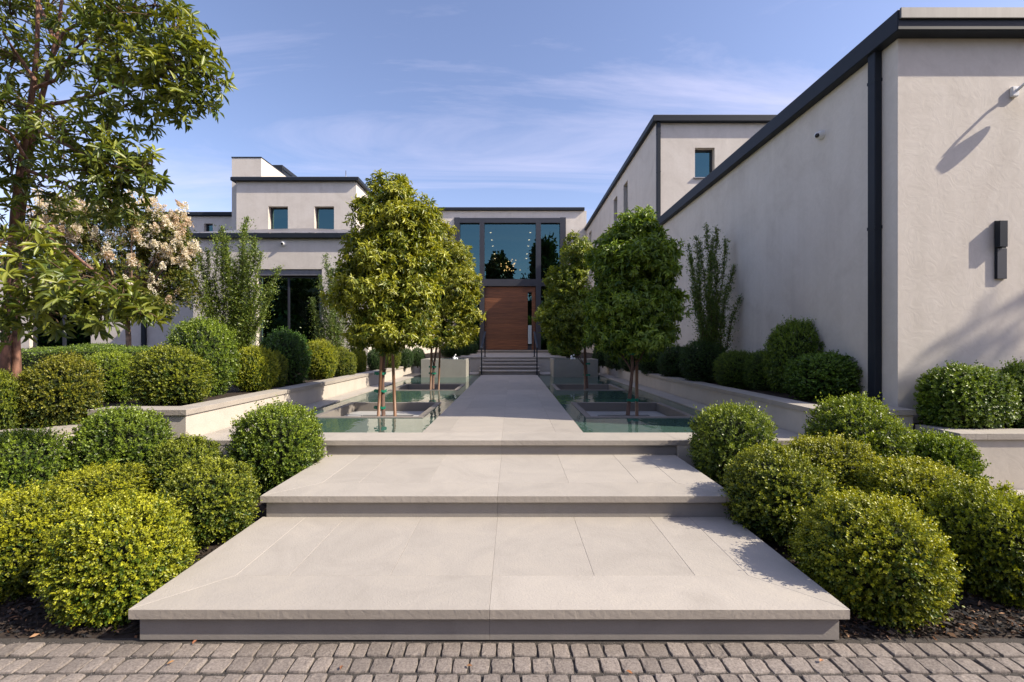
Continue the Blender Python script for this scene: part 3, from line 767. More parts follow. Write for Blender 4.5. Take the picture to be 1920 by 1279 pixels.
# ------------------------------------------------------------------ entrance landing and stairs
land = thing('entrance_stairs', 'narrow stone stairs with a broad landing leading up to the wooden front door', 'stairs')
rg = random.Random(4)
lv = [(14.88, .640, -1.13, .905), (15.29, .752, -1.13, .905), (15.70, .860, -1.12, .895), (16.10, .960, -1.06, .83)]
for i, (y, z, xa, xb) in enumerate(lv):
    rslab('tread_slab', xa, xb, y, y + .44, z - .045, z, SM, land)
    boxo('riser_block', xa + .03, xb - .03, y + .03, 16.52, (.3 if i == 0 else lv[i - 1][1] + .001), z - .047, M['riser'], land)
for a, b in ((-2.2, -1.0), (-1.0, AX), (AX, .77), (.77, 1.95)):
    for p, q in ((16.50, 18.6), (18.6, 20.7), (20.7, 22.8), (22.8, 24.8)):
        rslab('landing_slab', a, b, p, q, .995, 1.047, SM, land)
boxo('landing_body', -2.18, 1.93, 16.53, 24.9, -.05, .993, M['planter'], land)
for a, b in ((-2.75, -1.4), (-1.4, AX), (AX, 1.15), (1.15, 2.4)):
    rslab('threshold_slab', a, b, 24.85, 25.99, 1.125, 1.18, SM, land)
boxo('threshold_body', -2.72, 2.37, 24.9, 25.99, .9, 1.123, M['riser'], land)
rslab('side_ledge', -1.55, -1.14, 15.0, 16.3, .47, .515, SM, land); rslab('side_ledge', .92, 1.33, 15.0, 16.3, .47, .515, SM, land)
for x, lb in ((-1.02, 'thin black metal handrail on the left of the entrance stairs'), (.79, 'thin black metal handrail on the right of the entrance stairs')):
    t = thing('handrail', lb, 'handrail', (x, 14.8, .503), group='handrails beside the entrance stairs')
    def bx(nm, x0, x1, y0, y1, z0, z1):
        bm = bmesh.new(); box(bm, x0, x1, y0, y1, z0, z1); return fin(nm, bm, M['metal'], t)
    bx('post', -.02, .02, 0, .04, 0, .88); bx('post', -.02, .02, 1.82, 1.86, .544, 1.42)
    bx('base_plate', -.05, .05, -.02, .06, .0, .012); bx('base_plate', -.05, .05, 1.78, 1.90, .544, .556)
    bm = bmesh.new()
    a = [(-.03, -.12, .86), (.03, -.12, .86), (.03, -.12, .90), (-.03, -.12, .90)]; b = [(-.03, 1.95, 1.44), (.03, 1.95, 1.44), (.03, 1.95, 1.48), (-.03, 1.95, 1.48)]
    A = [bm.verts.new(p) for p in a]; B = [bm.verts.new(p) for p in b]
    for i in range(4): bm.faces.new((A[i], A[(i + 1) % 4], B[(i + 1) % 4], B[i]))
    bm.faces.new(A); bm.faces.new(B); fin('rail', bm, M['metal'], t)

# ------------------------------------------------------------------ house
house = thing('house', 'large modern pale rendered villa with charcoal roof edges around the pool court', 'house')
XR = 4.23
def window(x0, x1, z0, z1, y, name='window', fw=.05, glass='glass', mull=(), rec=.20, dep=.06, trans=()):
    """frame just inside the recess, pane behind it; faces the camera"""
    bm = bmesh.new(); yy = y + rec
    box(bm, x0, x0 + fw, yy, yy + dep, z0, z1); box(bm, x1 - fw, x1, yy, yy + dep, z0, z1)
    box(bm, x0 + fw, x1 - fw, yy, yy + dep, z0, z0 + fw); box(bm, x0 + fw, x1 - fw, yy, yy + dep, z1 - fw, z1)
    for m_ in mull: box(bm, m_ - fw / 2, m_ + fw / 2, yy, yy + dep, z0 + fw, z1 - fw)
    f = fin(name, bm, M['frame'], house)
    xs = [x0 + fw, *mull, x1 - fw]
    for a, b in zip(xs[:-1], xs[1:]):
        boxo('pane', a + (fw / 2 if a in mull else .0), b - (fw / 2 if b in mull else .0), yy + .025, yy + .037, z0 + fw, z1 - fw, M[glass], f)
    return f
def backing(x0, x1, y0, y1, z0, z1):  # dark room behind a window
    bm = bmesh.new(); box(bm, x0, x1, y0, y1, z0, z1)
    f = [q for q in bm.faces if abs(q.calc_center_median().y - y0) < 1e-4]
    bmesh.ops.delete(bm, geom=f, context='FACES')
    return fin('room', bm, M['interior'], house)

# right wing
wall('wall', 'x', 4.98, XR, 12.0, .0, 4.95, [], .25, M['plaster'], house)
wall('wall', 'y', XR, 5.231, 13.4, .0, 4.95, [], .25, M['plaster'], house)
# second storey on the right
W2 = [(X(1303, 13.4), X(1340, 13.4), Z(333, 13.4), Z(277, 13.4))]
wall('wall', 'x', 13.4, XR, 12.0, 4.6, 8.06, W2, .25, M['plaster'], house)
sl = [(16.70, 17.32, 5.02, 7.56), (18.36, 19.0, 5.0, 7.54), (24.4, 25.15, 5.0, 7.66)]
wall('wall', 'y', XR, 13.402 + .25, 27.2, .0, 8.06, sl, .25, M['plaster'], house)
boxo('corner_infill', XR, XR + .25, 13.401, 13.651, .0, 4.6, M['plaster'], house)
f = window(*W2[0], 13.4, rec=.16); backing(W2[0][0] - .2, W2[0][1] + .2, 13.66, 15.5, W2[0][2] - .2, W2[0][3] + .2)
boxo('sill', W2[0][0] - .05, W2[0][1] + .05, 13.35, 13.41, W2[0][2] - .035, W2[0][2] - .003, M['zinc'], house)
for (a, b, p, q) in sl:
    bm = bmesh.new(); x = XR + .14
    box(bm, x, x + .05, a, a + .05, p, q); box(bm, x, x + .05, b - .05, b, p, q); box(bm, x, x + .05, a + .05, b - .05, p, p + .05); box(bm, x, x + .05, a + .05, b - .05, q - .05, q)
    fr = fin('window', bm, M['frame'], house); boxo('pane', x + .02, x + .03, a + .05, b - .05, p + .05, q - .05, M['glass'], fr)
# roofs: deck, dark gutter strip, paler upper strip
def roof_l(x0, x1, y0, y1, zb, zt, name='roof', upper=0.0, topmat='metal'):
    """roof slab whose edge is the dark fascia; 'upper' is the height of the pale strip on the camera-side edge"""
    o = boxo(name, x0, x1, y0, y1, zb, zt, M['metal'], house, bev=.008)
    boxo('roof_cap', x0 + .03, x1 - .03, y0 + .03, y1 - .03, zt, zt + .02, M['zinc'], o)
    return o
r = roof_l(4.11, 12.1, 4.84, 13.40, 4.86, 5.078)
boxo('upper_fascia', 4.125, 12.1, 4.815, 4.838, 4.970, 5.085, M['fascia_top'], r, bev=.004)
roof_l(4.11, 12.1, 13.25, 25.86, 8.04, 8.215); roof_l(4.11, 12.1, 25.861, 27.5, 8.04, 8.215)
# downpipes
def downpipe(x0, x1, y0, y1, z0, z1):
    o = boxo('downpipe', x0, x1, y0, y1, z0, z1, M['metal'], house, bev=.006)
    for z in (z0 + .12, (z0 + z1) / 2, z1 - .35): boxo('bracket', x0 - .003, x1 + .003, y0 - .003, y1 + .003, z, z + .035, M['metal'], o)
downpipe(XR - .085, XR - .002, 5.19, 5.30, .79, 4.868)
downpipe(XR + .01, XR + .115, 13.31, 13.397, 5.09, 8.038)

# entry block
ZE = 9.16
FX0, FX1 = X(852.2, 26), X(1060.5, 26); FT = Z(409, 26)
wall('wall', 'x', 26.0, -4.6, XR, .9, ZE, [(FX0, FX1, .9, FT)], .3, M['plaster'], house)
roof_l(-6.0, 4.10, 25.85, 32, 9.17, 9.32)
ent = boxo('entry_frame', FX0, X(862, 25.9), 25.86, 26.2, 1.18, FT, M['frame'], house)
yy0, yy1 = 25.86, 26.2
def fb(u0, u1, v0, v1, nm='frame_bar', y=25.9):
    return boxo(nm, X(u0, y), X(u1, y), yy0 + .002, yy1 - .002, max(1.18, Z(v1, y)), Z(v0, y), M['frame'], ent)
boxo('frame_bar', X(1050, 25.9), FX1, yy0, yy1, 1.18, FT, M['frame'], ent)
fb(862.05, 1049.9, 409, 418); fb(899.3, 908, 418.1, 700); fb(1004.8, 1014.2, 418.1, 700)
fb(908.05, 1004.75, 523.5, 536.5); fb(862.05, 899.2, 523.5, 536.5); fb(1014.3, 1049.9, 523.5, 536.5)
for (u0, u1, v0, v1) in ((862.1, 899.2, 418.1, 523.4), (908.1, 1004.7, 418.1, 523.4), (1014.3, 1049.8, 418.1, 523.4), (862.1, 899.2, 536.6, 700), (1014.3, 1049.8, 536.6, 700)):
    boxo('pane', X(u0, 26), X(u1, 26), 26.06, 26.075, max(1.19, Z(v1, 26)), Z(v0, 26), M['glass'], ent)
# door of horizontal boards with a glass slot
door = boxo('door', X(908.3, 26.1), X(1004.5, 26.1), 26.14, 26.17, 1.19, Z(537, 26), M['frame'], house)
dz0, dz1 = 1.20, Z(537.5, 26); nb = 12
sx0, sx1 = X(989.6, 26), X(997.2, 26)
dl, dr = X(908.6, 26), X(1004.2, 26)
slz0, slz1 = Z(647, 26), Z(549, 26)
for i in range(nb):
    a = dz0 + (dz1 - dz0) * i / nb; b = dz0 + (dz1 - dz0) * (i + 1) / nb
    inside = b > slz0 and a < slz1
    boxo('plank', dl, sx0 if inside else (sx0 - .3), 26.08, 26.135, a + .002, b - .002, M['door'], door, bev=.003)
    if inside: boxo('plank', sx1, dr, 26.08, 26.135, a + .002, b - .002, M['door'], door, bev=.003)
    else: boxo('plank', sx0 - .298, dr, 26.08, 26.135, a + .002, b - .002, M['door'], door, bev=.003)
boxo('glass_slot', sx0 + .004, sx1 - .004, 26.10, 26.11, slz0, slz1, M['glass'], door)
boxo('pull_handle', X(990, 26), X(996.6, 26), 25.98, 26.02, Z(645, 26), Z(610, 26), M['steel'], door)
for zz in (Z(641, 26), Z(614, 26)): boxo('handle_fixing', X(992.5, 26), X(994.5, 26), 26.02, 26.08, zz - .02, zz + .02, M['steel'], door)
# entrance hall behind the glass
bm = bmesh.new(); box(bm, -4.4, 4.2, 26.32, 34, 1.10, 8.9)
bmesh.ops.delete(bm, geom=[q for q in bm.faces if abs(q.calc_center_median().y - 26.32) < 1e-4], context='FACES')
fin('entrance_hall', bm, M['interior'], house)
boxo('hall_floor', -4.4, 4.2, 26.3, 34, 1.11, 1.175, M['intfloor'], house)
for i in range(9):
    boxo('stair_tread', 2.2 - .0, 4.1, 27.6 + i * .3, 27.95 + i * .3, 1.25 + i * .17, 1.30 + i * .17, M['tread'], house)
    boxo('stair_tread', -4.2, -2.4, 27.6 + i * .3, 27.95 + i * .3, 1.25 + i * .17, 1.30 + i * .17, M['tread'], house)
# lights hanging in the hall
ch = thing('chandelier', 'cluster of small glowing globes hanging behind the tall entrance glass', 'chandelier', (X(957, 29), 29, Z(497, 29)))
rg = random.Random(9)
tubes('stem', [([(0, 0, .3), (0, 0, 3.0)], [.012, .012])], M['frame'], ch, 5)
for i in range(26):
    a = rg.uniform(0, 6.28); r_ = rg.uniform(.25, .62); zz = rg.uniform(-.42, .42)
    bm = bmesh.new(); bmesh.ops.create_icosphere(bm, subdivisions=1, radius=.036, matrix=Matrix.Translation((r_ * math.cos(a), r_ * math.sin(a) * .6, zz)))
    fin('globe', bm, M['globe'], ch)
for i, (u, v) in enumerate(((919.8, 435), (922, 448.8), (924, 460.3), (927, 475), (928.3, 483.5), (994.3, 435), (992, 448.8), (990.5, 460.3), (988, 475), (987, 483.5))):
    # ceiling spots recede in two rows
    zc = 8.88; y = (zc - EYE) * FPX / (CV - v); y = min(y, 33.8)
    if y > 33: zc = Z(v, 33.6); y = 33.6
    t = thing('ceiling_spot', ['topmost', 'second from top', 'middle', 'fourth from top', 'lowest'][i % 5] + (' small ceiling spotlight in the left row behind the entrance glass' if i < 5 else ' small ceiling spotlight in the right row behind the entrance glass'), 'spotlight', (X(u, y), y, zc - .05), group='ceiling spotlights in the left row' if i < 5 else 'ceiling spotlights in the right row')
    bm = bmesh.new(); bmesh.ops.create_cone(bm, segments=10, radius1=.055, radius2=.055, depth=.03, cap_ends=True); fin('lens', bm, M['down'], t)
    bm = bmesh.new(); bmesh.ops.create_cone(bm, segments=10, radius1=.10, radius2=.11, depth=.03, cap_ends=True, matrix=Matrix.Translation((0, 0, .031))); fin('rim', bm, M['white'], t)

# left front block with the big window
YL = 14.0; XL0, XL1 = -9.87, -4.47
bw = (X(480.7, YL), X(603.6, YL), .7, Z(504.7, YL))
wall('wall', 'x', YL, XL0, XL1, .3, 4.80, [bw], .3, M['plaster'], house)
wall('wall', 'y', XL1, YL + .301, 26.0, .3, 4.80, [], -.25, M['plaster'], house)
wall('wall', 'y', XL0, YL + .301, 18.0, .3, 4.80, [], .25, M['plaster'], house)
boxo('window_head', bw[0], bw[1], YL + .05, YL + .28, Z(516, YL), bw[3] - .002, M['zinc'], house)
boxo('window_jamb', bw[1] - .09, bw[1] - .002, YL + .05, YL + .28, .7, Z(516, YL) - .002, M['zinc'], house)
window(bw[0], bw[1] - .092, .72, Z(516, YL) - .002, YL, rec=.16, mull=(X(541, YL + .15),), fw=.06)
backing(bw[0] - .6, bw[1] + .6, YL + .32, 17.8, .6, 4.6)
bm = bmesh.new()   # low pitched metal roof with seams
q = [(-9.98, 13.87, 4.915), (-4.38, 13.87, 4.915), (-4.38, 18.0, 5.55), (-6.0, 18.0, 6.02), (-8.1, 18.0, 6.12), (-11.0, 18.0, 6.05)]
V_ = [bm.verts.new(p) for p in q]; bm.faces.new((V_[0], V_[1], V_[2], V_[3], V_[4], V_[5])); bmesh.ops.triangulate(bm, faces=bm.faces[:])
rf = fin('roof', bm, M['zinc'], house)
boxo('fascia', -9.98, -4.36, 13.86, 14.0, 4.77, 4.91, M['metal'], rf, bev=.004)
boxo('soffit', -9.98, -4.36, 14.001, 14.4, 4.80, 4.88, M['metal'], rf)
boxo('fascia', -4.47, -4.34, 14.001, 25.9, 4.78, 5.0, M['metal'], rf); boxo('fascia', -9.99, -9.87, 14.001, 18, 4.77, 4.95, M['metal'], rf)
for i in range(13):
    x = -9.6 + i * .42; x2 = x + (x + 7.3) * .10
    tubes('seam', [([(x, 13.9, 4.935), (x2, 17.98, 4.935 + (1.13 if -8.2 < x < -6.2 else (1.08 if x < -6 else .60 + (-4.3 - x) * .2)))], [.012, .012])], M['zinc'], rf, 4, smooth=False)
boxo('flat_roof', -9.9, -4.47, 18.0, 26.0, 4.82, 4.98, M['metal'], house)
# left upper block
YU = 18.0; UX0, UX1 = X(443.3, YU), X(667.9, YU)
uw = [(X(503, YU), X(539.8, YU), 5.9, Z(387, YU)), (X(589.4, YU), X(626.3, YU), 5.9, Z(387, YU))]
wall('wall', 'x', YU, UX0, UX1, 4.6, 8.0, uw, .25, M['plaster'], house)
wall('wall', 'y', UX1, YU + .251, 24, 4.6, 8.0, [], -.25, M['plaster'], house)
wall('wall', 'y', UX0, YU + .251, 24, 4.6, 8.0, [], .25, M['plaster'], house)
for w in uw:
    window(*w, YU, rec=.19); backing(w[0] - .3, w[1] + .3, YU + .27, 20.5, 5.6, 7.6)
roof_l(-11.13, -6.07, 17.85, 24.1, 7.965, 8.10)
chm = boxo('chimney', X(434.6, 18.4), X(489.8, 18.4), 18.4, 20.7, 4.6, 9.07, M['plaster'], house)
boxo('chimney_cap', X(434.6, 18.4) - .01, X(489.8, 18.4) + .01, 18.385, 20.72, 9.072, 9.115, M['metal'], chm)
lv_ = boxo('roof_louvre', -11.0, -10.55, 20.75, 23.0, 8.1, 9.72, M['louvre'], house)
for i in range(9): boxo('louvre_blade', -10.548, -10.52, 20.8, 22.95, 8.2 + i * .165, 8.27 + i * .165, M['metal'], lv_)
tubes('roof_aerial', [([(X(648.5, 18.3), 18.3, 8.09), (X(648.5, 18.3), 18.3, Z(320, 18.3))], [.02, .012])], M['zinc'], house, 5)
# left rear block
w3 = [(X(382.5, 20), X(399, 20), Z(437, 20), Z(419, 20))]
wall('wall', 'x', 20.0, -16.6, -11.5, .5, 7.15, w3, .25, M['plaster'], house)
window(*w3[0], 20, rec=.15); backing(w3[0][0] - .2, w3[0][1] + .2, 20.27, 21.5, 5.8, 7.0)
roof_l(-16.75, -11.45, 19.88, 24, 7.17, 7.31)
# left low wing behind the shrubs
YF = 16.6
fw_ = [(-17.7, -15.45, .7, 3.6)]
wall('wall', 'x', YF, -24, XL0, .3, 4.3, fw_, .25, M['plaster'], house)
window(*fw_[0], YF, rec=.12, mull=(-16.55,), fw=.12); backing(-18, -15, YF + .27, 19, .5, 4.0)
roof_l(-24.1, -9.99, 16.45, 19.87, 4.30, 4.45)
downpipe(X(264, 16.5), X(271.5, 16.5), 16.5, 16.597, .7, 4.29)

# ------------------------------------------------------------------ wall fittings
def dome_cam(pos, nrm, lab, r=.062):
    t = thing('security_camera', lab, 'camera', pos)
    q = Vector(nrm).to_track_quat('Z', 'Y').to_matrix().to_4x4()
    bm = bmesh.new(); bmesh.ops.create_cone(bm, segments=20, radius1=r, radius2=r * .9, depth=.05, cap_ends=True, matrix=q @ Matrix.Translation((0, 0, .025))); fin('housing', bm, M['white'], t, smooth=False)
    bm = bmesh.new(); bmesh.ops.create_uvsphere(bm, u_segments=18, v_segments=10, radius=r * .80, matrix=q @ Matrix.Translation((0, 0, .052))); fin('dome', bm, M['white'], t, smooth=True)
    bm = bmesh.new(); d = (Vector(nrm) * .9 + Vector((0, -.75, -.35))).normalized()
    bmesh.ops.create_uvsphere(bm, u_segments=14, v_segments=8, radius=r * .5, matrix=Matrix.Translation(Vector(nrm) * .055 + d * r * .45)); fin('lens', bm, M['black'], t, smooth=True)
dome_cam((XR - .001, 6.2, Z(254, 6.2)), (-1, 0, 0), 'white dome security camera high on the side wall of the right wing')
dome_cam((X(532, 14), 13.999, Z(457.5, 14)), (0, -1, 0), 'white dome security camera under the eave above the big left window', r=.085)

sc = thing('wall_sconce', 'narrow charcoal box wall light on the sunlit end wall at the right', 'wall light', (5.325, 4.98, 2.2))
def sb(nm, x0, x1, y0, y1, z0, z1, m='metal'):
    bm = bmesh.new(); box(bm, x0 - 5.325, x1 - 5.325, y0 - 4.98, y1 - 4.98, z0 - 2.2, z1 - 2.2); bmesh.ops.bevel(bm, geom=bm.edges[:], offset=.002, segments=1, affect='EDGES'); return fin(nm, bm, M[m], sc)
sb('back_plate', 5.288, 5.402, 4.962, 4.9795, Z(523, 4.97), Z(414, 4.97)); sb('shade', 5.272, 5.358, 4.905, 4.9615, Z(463, 4.92), Z(414, 4.92))
sb('lower_face', 5.292, 5.398, 4.950, 4.9615, Z(523, 4.96), Z(466, 4.96), 'frame')

fl = thing('floodlight', 'white arm floodlight bracket high on the sunlit end wall at the right edge', 'floodlight', (X(1900, 4.98), 4.979, Z(174, 4.98)))
bm = bmesh.new(); box(bm, -.045, .03, -.035, 0, -.055, .055); bmesh.ops.bevel(bm, geom=bm.edges[:], offset=.006, segments=2, affect='EDGES'); fin('wall_plate', bm, M['white'], fl)
tubes('arm', [([(0, -.02, 0), (.02, -.09, .045), (.07, -.19, .055), (.09, -.24, .03)], [.017, .015, .015, .015])], M['white'], fl, 9)
bm = bmesh.new()
bmesh.ops.create_cone(bm, segments=22, radius1=.085, radius2=.05, depth=.10, cap_ends=True, matrix=Matrix.Translation((.10, -.20, -.05)) @ Matrix.Rotation(.5, 4, 'X'))
fin('lamp_head', bm, M['black'], fl)
tubes('sensor', [([(.06, -.20, -.02), (.06, -.215, -.10)], [.022, .026])], M['white'], fl, 9)
# ------------------------------------------------------------------ clipped shrubs
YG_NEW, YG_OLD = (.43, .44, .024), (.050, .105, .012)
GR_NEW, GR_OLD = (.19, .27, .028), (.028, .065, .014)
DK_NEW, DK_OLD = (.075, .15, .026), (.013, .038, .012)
BALL = {
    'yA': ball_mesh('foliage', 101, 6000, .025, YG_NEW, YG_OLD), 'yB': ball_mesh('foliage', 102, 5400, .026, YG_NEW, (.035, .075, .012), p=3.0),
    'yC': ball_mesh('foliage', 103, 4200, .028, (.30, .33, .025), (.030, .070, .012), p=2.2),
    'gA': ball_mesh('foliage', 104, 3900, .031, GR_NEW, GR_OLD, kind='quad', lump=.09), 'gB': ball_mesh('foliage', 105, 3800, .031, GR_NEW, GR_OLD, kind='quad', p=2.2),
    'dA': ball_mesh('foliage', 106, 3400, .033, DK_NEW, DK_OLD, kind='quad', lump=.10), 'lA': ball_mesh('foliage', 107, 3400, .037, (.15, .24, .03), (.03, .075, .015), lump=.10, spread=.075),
}
for me in BALL.values(): me.materials.append(M['leaf']); me.materials.append(M['core'])
shade_rng = random.Random(77)
def shrub(key, u, hw, vt, y, zg, lab, group, ry=1.0, tint=(1, 1, 1), cat='shrub', rise=0.0, xoff=0.0):
    """ball at distance y, centred on column u, half width hw px, top at row vt, standing on height zg"""
    k = (u - CU) / FPX
    rx = hw * 1.0 * y / FPX / math.sqrt(1 + k * k * .8)
    zt = Z(vt, y); rz = (zt - zg) / 2 * 1.0
    t = thing('clipped_shrub', lab, cat, (X(u, y) + xoff, y, zg), shade_rng.uniform(0, 6.28), group)
    o = link('foliage', BALL[key], None, t)
    sz = rz / .50 * 1.03
    o.location = (0, 0, rz); o.rotation_euler = (0, 0, 0)
    # keep world axes for the unequal scale: put the turn into the mesh object, not the root
    t.rotation_euler.z = 0
    rot = Matrix.Rotation(shade_rng.choice((0, math.pi / 2, math.pi, -math.pi / 2)) , 4, 'Z')
    sx, sy = rx / .535, rx * ry / .535
    o.matrix_local = Matrix.Translation((0, 0, rz)) @ Matrix.Diagonal((sx, sy, sz, 1)) @ rot
    o.color = (*tint, 1)
    tubes('stem', [([(0, 0, -.05), (.01, 0, rz * .6), (0, .01, rz)], [.022, .018, .012])], M['twig'], t, 5)
    return t
gfl = 'clipped shrubs in the bed left of the front steps'; gfr = 'clipped shrubs in the bed right of the front steps'
gll = 'clipped shrubs behind the left pool wall'; grr = 'clipped shrubs behind the right pool wall'
def gz(y): return -.01 + (y - 2.33) * .062
# front left
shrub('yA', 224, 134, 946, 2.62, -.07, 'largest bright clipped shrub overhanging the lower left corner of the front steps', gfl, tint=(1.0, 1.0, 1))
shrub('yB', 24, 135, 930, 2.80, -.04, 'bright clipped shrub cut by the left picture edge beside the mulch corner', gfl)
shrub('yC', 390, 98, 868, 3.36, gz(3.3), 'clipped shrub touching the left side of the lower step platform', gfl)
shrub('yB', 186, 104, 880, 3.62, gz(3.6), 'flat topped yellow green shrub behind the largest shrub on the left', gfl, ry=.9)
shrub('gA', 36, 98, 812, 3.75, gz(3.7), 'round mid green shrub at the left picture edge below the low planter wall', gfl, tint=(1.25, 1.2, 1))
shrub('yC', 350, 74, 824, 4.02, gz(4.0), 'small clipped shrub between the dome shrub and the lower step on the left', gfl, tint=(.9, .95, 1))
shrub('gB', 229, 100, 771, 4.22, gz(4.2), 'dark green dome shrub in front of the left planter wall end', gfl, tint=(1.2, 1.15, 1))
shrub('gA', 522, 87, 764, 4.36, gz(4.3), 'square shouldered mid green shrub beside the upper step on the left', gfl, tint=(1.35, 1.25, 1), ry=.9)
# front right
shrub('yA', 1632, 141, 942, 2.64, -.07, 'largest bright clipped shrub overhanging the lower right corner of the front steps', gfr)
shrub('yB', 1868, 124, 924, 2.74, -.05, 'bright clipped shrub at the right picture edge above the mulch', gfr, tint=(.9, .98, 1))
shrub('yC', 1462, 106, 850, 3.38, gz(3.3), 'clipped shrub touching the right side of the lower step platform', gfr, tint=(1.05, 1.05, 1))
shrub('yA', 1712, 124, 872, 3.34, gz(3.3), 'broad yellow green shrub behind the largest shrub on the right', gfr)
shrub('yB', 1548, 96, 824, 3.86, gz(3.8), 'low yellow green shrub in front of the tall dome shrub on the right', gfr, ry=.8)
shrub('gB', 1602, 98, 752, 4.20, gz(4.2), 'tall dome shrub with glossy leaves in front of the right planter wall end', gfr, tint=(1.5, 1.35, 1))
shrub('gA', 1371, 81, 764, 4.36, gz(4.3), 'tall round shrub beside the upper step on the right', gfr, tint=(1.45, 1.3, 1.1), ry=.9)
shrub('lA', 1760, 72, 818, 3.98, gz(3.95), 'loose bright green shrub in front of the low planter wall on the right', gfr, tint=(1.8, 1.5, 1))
# right low planter
shrub('lA', 1808, 104, 690, 4.66, .60, 'broad loose green shrub on the low planter against the sunlit end wall', 'shrubs on the low right planter', ry=.62, tint=(1.6, 1.4, 1))
shrub('lA', 1925, 78, 684, 4.74, .60, 'shrub cut by the right picture edge on the low planter below the wall light', 'shrubs on the low right planter', ry=.5, tint=(1.5, 1.35, 1))
# behind right pool wall
shrub('lA', 1545, 72, 666, 5.78, .76, 'nearest green shrub behind the right pool wall beside the dark downpipe', grr, ry=.85, tint=(1.1, 1.15, 1))
shrub('gB', 1491, 62, 607, 6.45, .76, 'tall dark dome shrub standing above its neighbours behind the right pool wall', grr, ry=.85, tint=(1.15, 1.2, 1))
shrub('gA', 1436, 44, 660, 7.05, .76, 'green shrub left of the tall dome shrub behind the right pool wall', grr, tint=(.9, 1, 1))
shrub('gB', 1379, 42, 661, 7.55, .76, 'low green shrub at the foot of the right feathery shrub', grr, tint=(1.0, 1.05, 1))
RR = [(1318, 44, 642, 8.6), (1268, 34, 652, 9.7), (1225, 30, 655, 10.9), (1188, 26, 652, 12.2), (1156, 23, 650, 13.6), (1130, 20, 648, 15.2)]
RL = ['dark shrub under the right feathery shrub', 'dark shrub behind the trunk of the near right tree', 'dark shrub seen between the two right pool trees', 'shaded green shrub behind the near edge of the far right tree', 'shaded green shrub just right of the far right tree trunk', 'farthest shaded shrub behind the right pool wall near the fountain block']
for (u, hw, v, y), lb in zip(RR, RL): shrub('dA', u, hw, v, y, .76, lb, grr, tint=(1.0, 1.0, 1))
shrub('gA', 1052, 26, 630, 19.0, 1.0, 'bright green shrub right of the entrance landing', 'shrubs beside the entrance landing', tint=(1.4, 1.5, 1))
shrub('gB', 1068, 24, 642, 17.2, 1.0, 'green shrub behind the right fountain block', 'shrubs beside the entrance landing', tint=(1.3, 1.4, 1))
shrub('gB', 1046, 20, 634, 22.5, 1.0, 'small green shrub against the glass right of the front door', 'shrubs beside the entrance landing', tint=(1.1, 1.2, 1))
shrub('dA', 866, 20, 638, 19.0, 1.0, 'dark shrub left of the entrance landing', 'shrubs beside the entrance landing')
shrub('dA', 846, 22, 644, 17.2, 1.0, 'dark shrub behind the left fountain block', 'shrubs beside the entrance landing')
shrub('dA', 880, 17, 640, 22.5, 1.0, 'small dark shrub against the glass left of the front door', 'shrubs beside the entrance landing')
# behind left pool wall
shrub('yC', 322, 80, 656, 5.45, .76, 'broad sunlit shrub sitting on the corner of the left planter wall', gll, ry=.85)
shrub('gA', 379, 66, 604, 6.35, .76, 'tallest round shrub left of the left feathery shrub', gll, tint=(1.25, 1.2, 1))
shrub('yA', 478, 44, 655, 6.9, .76, 'sunlit shrub between the tallest round shrub and the dark dome', gll, ry=.9)
shrub('yC', 512, 28, 664, 7.6, .76, 'narrow sunlit shrub just in front of the dark dome', gll)
shrub('dA', 533, 48, 625, 8.2, .76, 'dark green dome shrub below the big left window', gll, tint=(1.3, 1.35, 1))
shrub('yA', 600, 33, 642, 9.2, .76, 'bright yellow shrub right of the dark dome shrub', gll, ry=.9)
shrub('yC', 645, 24, 655, 10.2, .76, 'small bright shrub in the left row next to the first pool tree', gll)
shrub('yA', 671, 17, 656, 11.4, .76, 'small round shrub just left of the first pool tree trunk', gll)
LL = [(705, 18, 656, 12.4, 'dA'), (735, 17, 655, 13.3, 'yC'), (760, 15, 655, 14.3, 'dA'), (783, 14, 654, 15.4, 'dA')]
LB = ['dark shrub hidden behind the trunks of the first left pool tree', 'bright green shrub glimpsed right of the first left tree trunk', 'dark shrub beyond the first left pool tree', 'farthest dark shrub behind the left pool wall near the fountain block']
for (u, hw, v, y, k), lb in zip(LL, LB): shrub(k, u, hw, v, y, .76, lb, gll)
shrub('gA', 208, 62, 664, 5.9, .70, 'shaded shrub between the two broad sunlit shrubs at the left', gll, tint=(1.6, 1.4, 1))
shrub('yC', 113, 88, 674, 4.80, .60, 'broad sunlit shrub with bare twigs beside the leafy red barked tree', gll, tint=(.95, .85, 1), ry=.85)
shrub('yC', -6, 60, 700, 4.50, .60, 'sunlit shrub cut by the left picture edge at the foot of the red barked tree', gll, tint=(.9, .95, 1))
